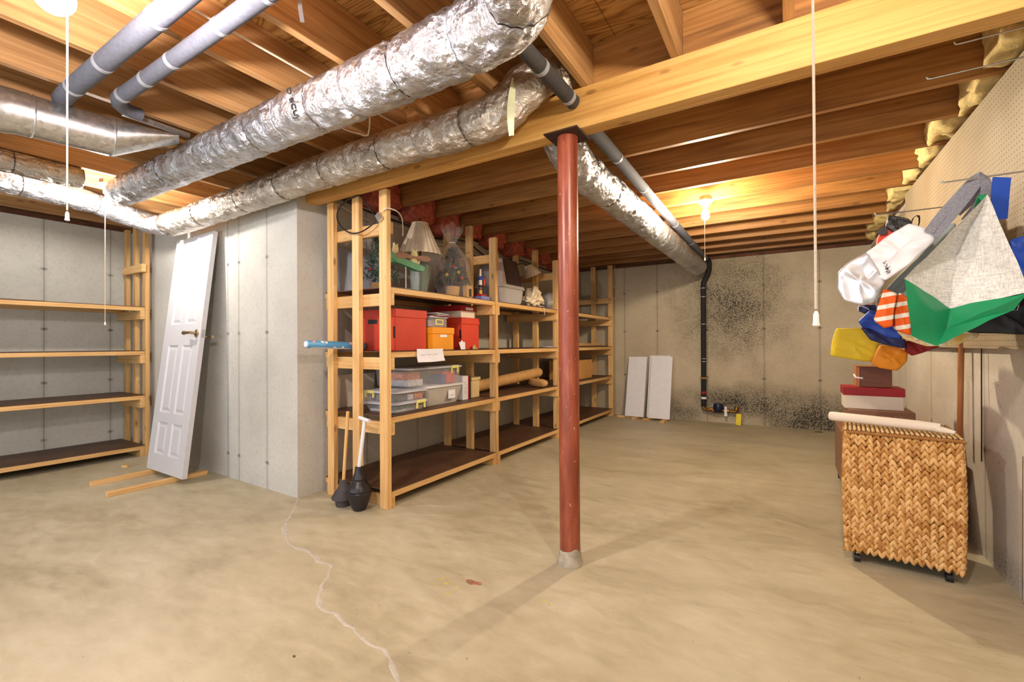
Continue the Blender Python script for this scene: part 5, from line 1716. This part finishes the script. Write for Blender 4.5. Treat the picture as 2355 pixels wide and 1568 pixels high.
mk('strap', strap([at(2304, 408, y=2.49), at(2300, 450, y=2.48), at(2296, 505, y=2.50)], .055, (1, .25, 0), .004), 'fab_blue', t, True)
mk('body', bagmesh([(2318, 552), (2362, 542), (2392, 600), (2392, 690), (2350, 690), (2330, 620)], 2.46, 2.58, 30., .008), 'fab_blue', t, 'all')
t = thing('black_bag', 'black nylon bag with small white mark under the blue bag', 'bag', (.72, 2.7, 1.1))
mk('body', bagmesh([(2210, 720), (2290, 700), (2350, 672), (2380, 680), (2380, 768), (2340, 770), (2220, 766)], 2.60, 2.70, 32., .006), 'fab_black', t, 'all')
q0 = [at(2335, 701, y=2.575), at(2329, 714, y=2.575), at(2340, 713, y=2.575), at(2343, 701, y=2.575)]
mk('white_mark', tube(q0, .0013, 6), 'paper', t)

# ================================================================== small things
p = at(1087, 1342, z=0)
V, F = [], []
for i in range(7):
    s = i / 6
    w_ = .016 * math.sin(math.pi * (s * .9 + .05))
    V += [(p.x - .035 + .075 * s, p.y - w_ + .012 * s, .002 + .006 * math.sin(s * 7)), (p.x - .035 + .075 * s, p.y + .012 * s, .010 + .004 * math.sin(s * 5)), (p.x - .035 + .075 * s, p.y + w_ + .012 * s, .003 + .005 * math.cos(s * 6))]
for i in range(6):
    F += [(i * 3, i * 3 + 1, i * 3 + 4, i * 3 + 3), (i * 3 + 1, i * 3 + 2, i * 3 + 5, i * 3 + 4)]
mk('dry_leaf', (V, F), plain('dry_leaf', (150, 98, 72), .8, 0, .3, 60), None, 'all', label='curled brown dry leaf on the floor left of the post', cat='leaf')
p = at(1882, 994, z=0)
mk('dry_leaf', ([(x - .0 + p.x, y + p.y, z) for x, y, z in ((-.04, -.02, .002), (0, -.025, .014), (.04, -.01, .003), (-.03, .01, .006), (.01, .02, .012), (.045, .02, .002))], [(0, 1, 4, 3), (1, 2, 5, 4)]), plain('dark_leaf', (110, 74, 40), .8), None, label='small dark leaf on the floor near the far right corner', cat='leaf')
mk('floor_debris', blot(at(676, 1510, z=0).x, at(676, 1510, z=0).y, .009, 3., .004), plain('brown_crumb', (120, 84, 40), .8), None, label='tiny brown crumb on the floor at the lower left', cat='crumb')
mk('electric_cable', tube(smoothpath([(-1.845, -.4, 2.336), (-1.85, .4, 2.336), (-1.855, .8, 2.336), (-1.86, 1.1, 2.336), (-1.865, 1.6, 2.336), (-1.87, 2.0, 2.336)], .08), .005, 8), 'cord', None, True, label='white cable stapled under the joists left of the thick duct', cat='cable')
t = thing('paper_ribbon', 'twisted grey paper ribbon hanging from a joist at the top', 'ribbon', (-1.46, .97, 2.24))
mk('ribbon', strap([(-1.46, .965, 2.342), (-1.465, .968, 2.31), (-1.46, .97, 2.27), (-1.455, .972, 2.24)], .014, (.6, .8, 0)), plain('grey_ribbon', (150, 146, 150), .6), t)
mk('dangling_cable', tube(smoothpath([(-2.14, 1.62, 2.33), (-2.10, 1.66, 2.30), (-2.02, 1.70, 2.27), (-1.96, 1.70, 2.25), (-1.90, 1.66, 2.30), (-1.86, 1.62, 2.336)], .03), .004, 8), 'cord', None, True, label='pale cable dangling between the two foil ducts', cat='cable')
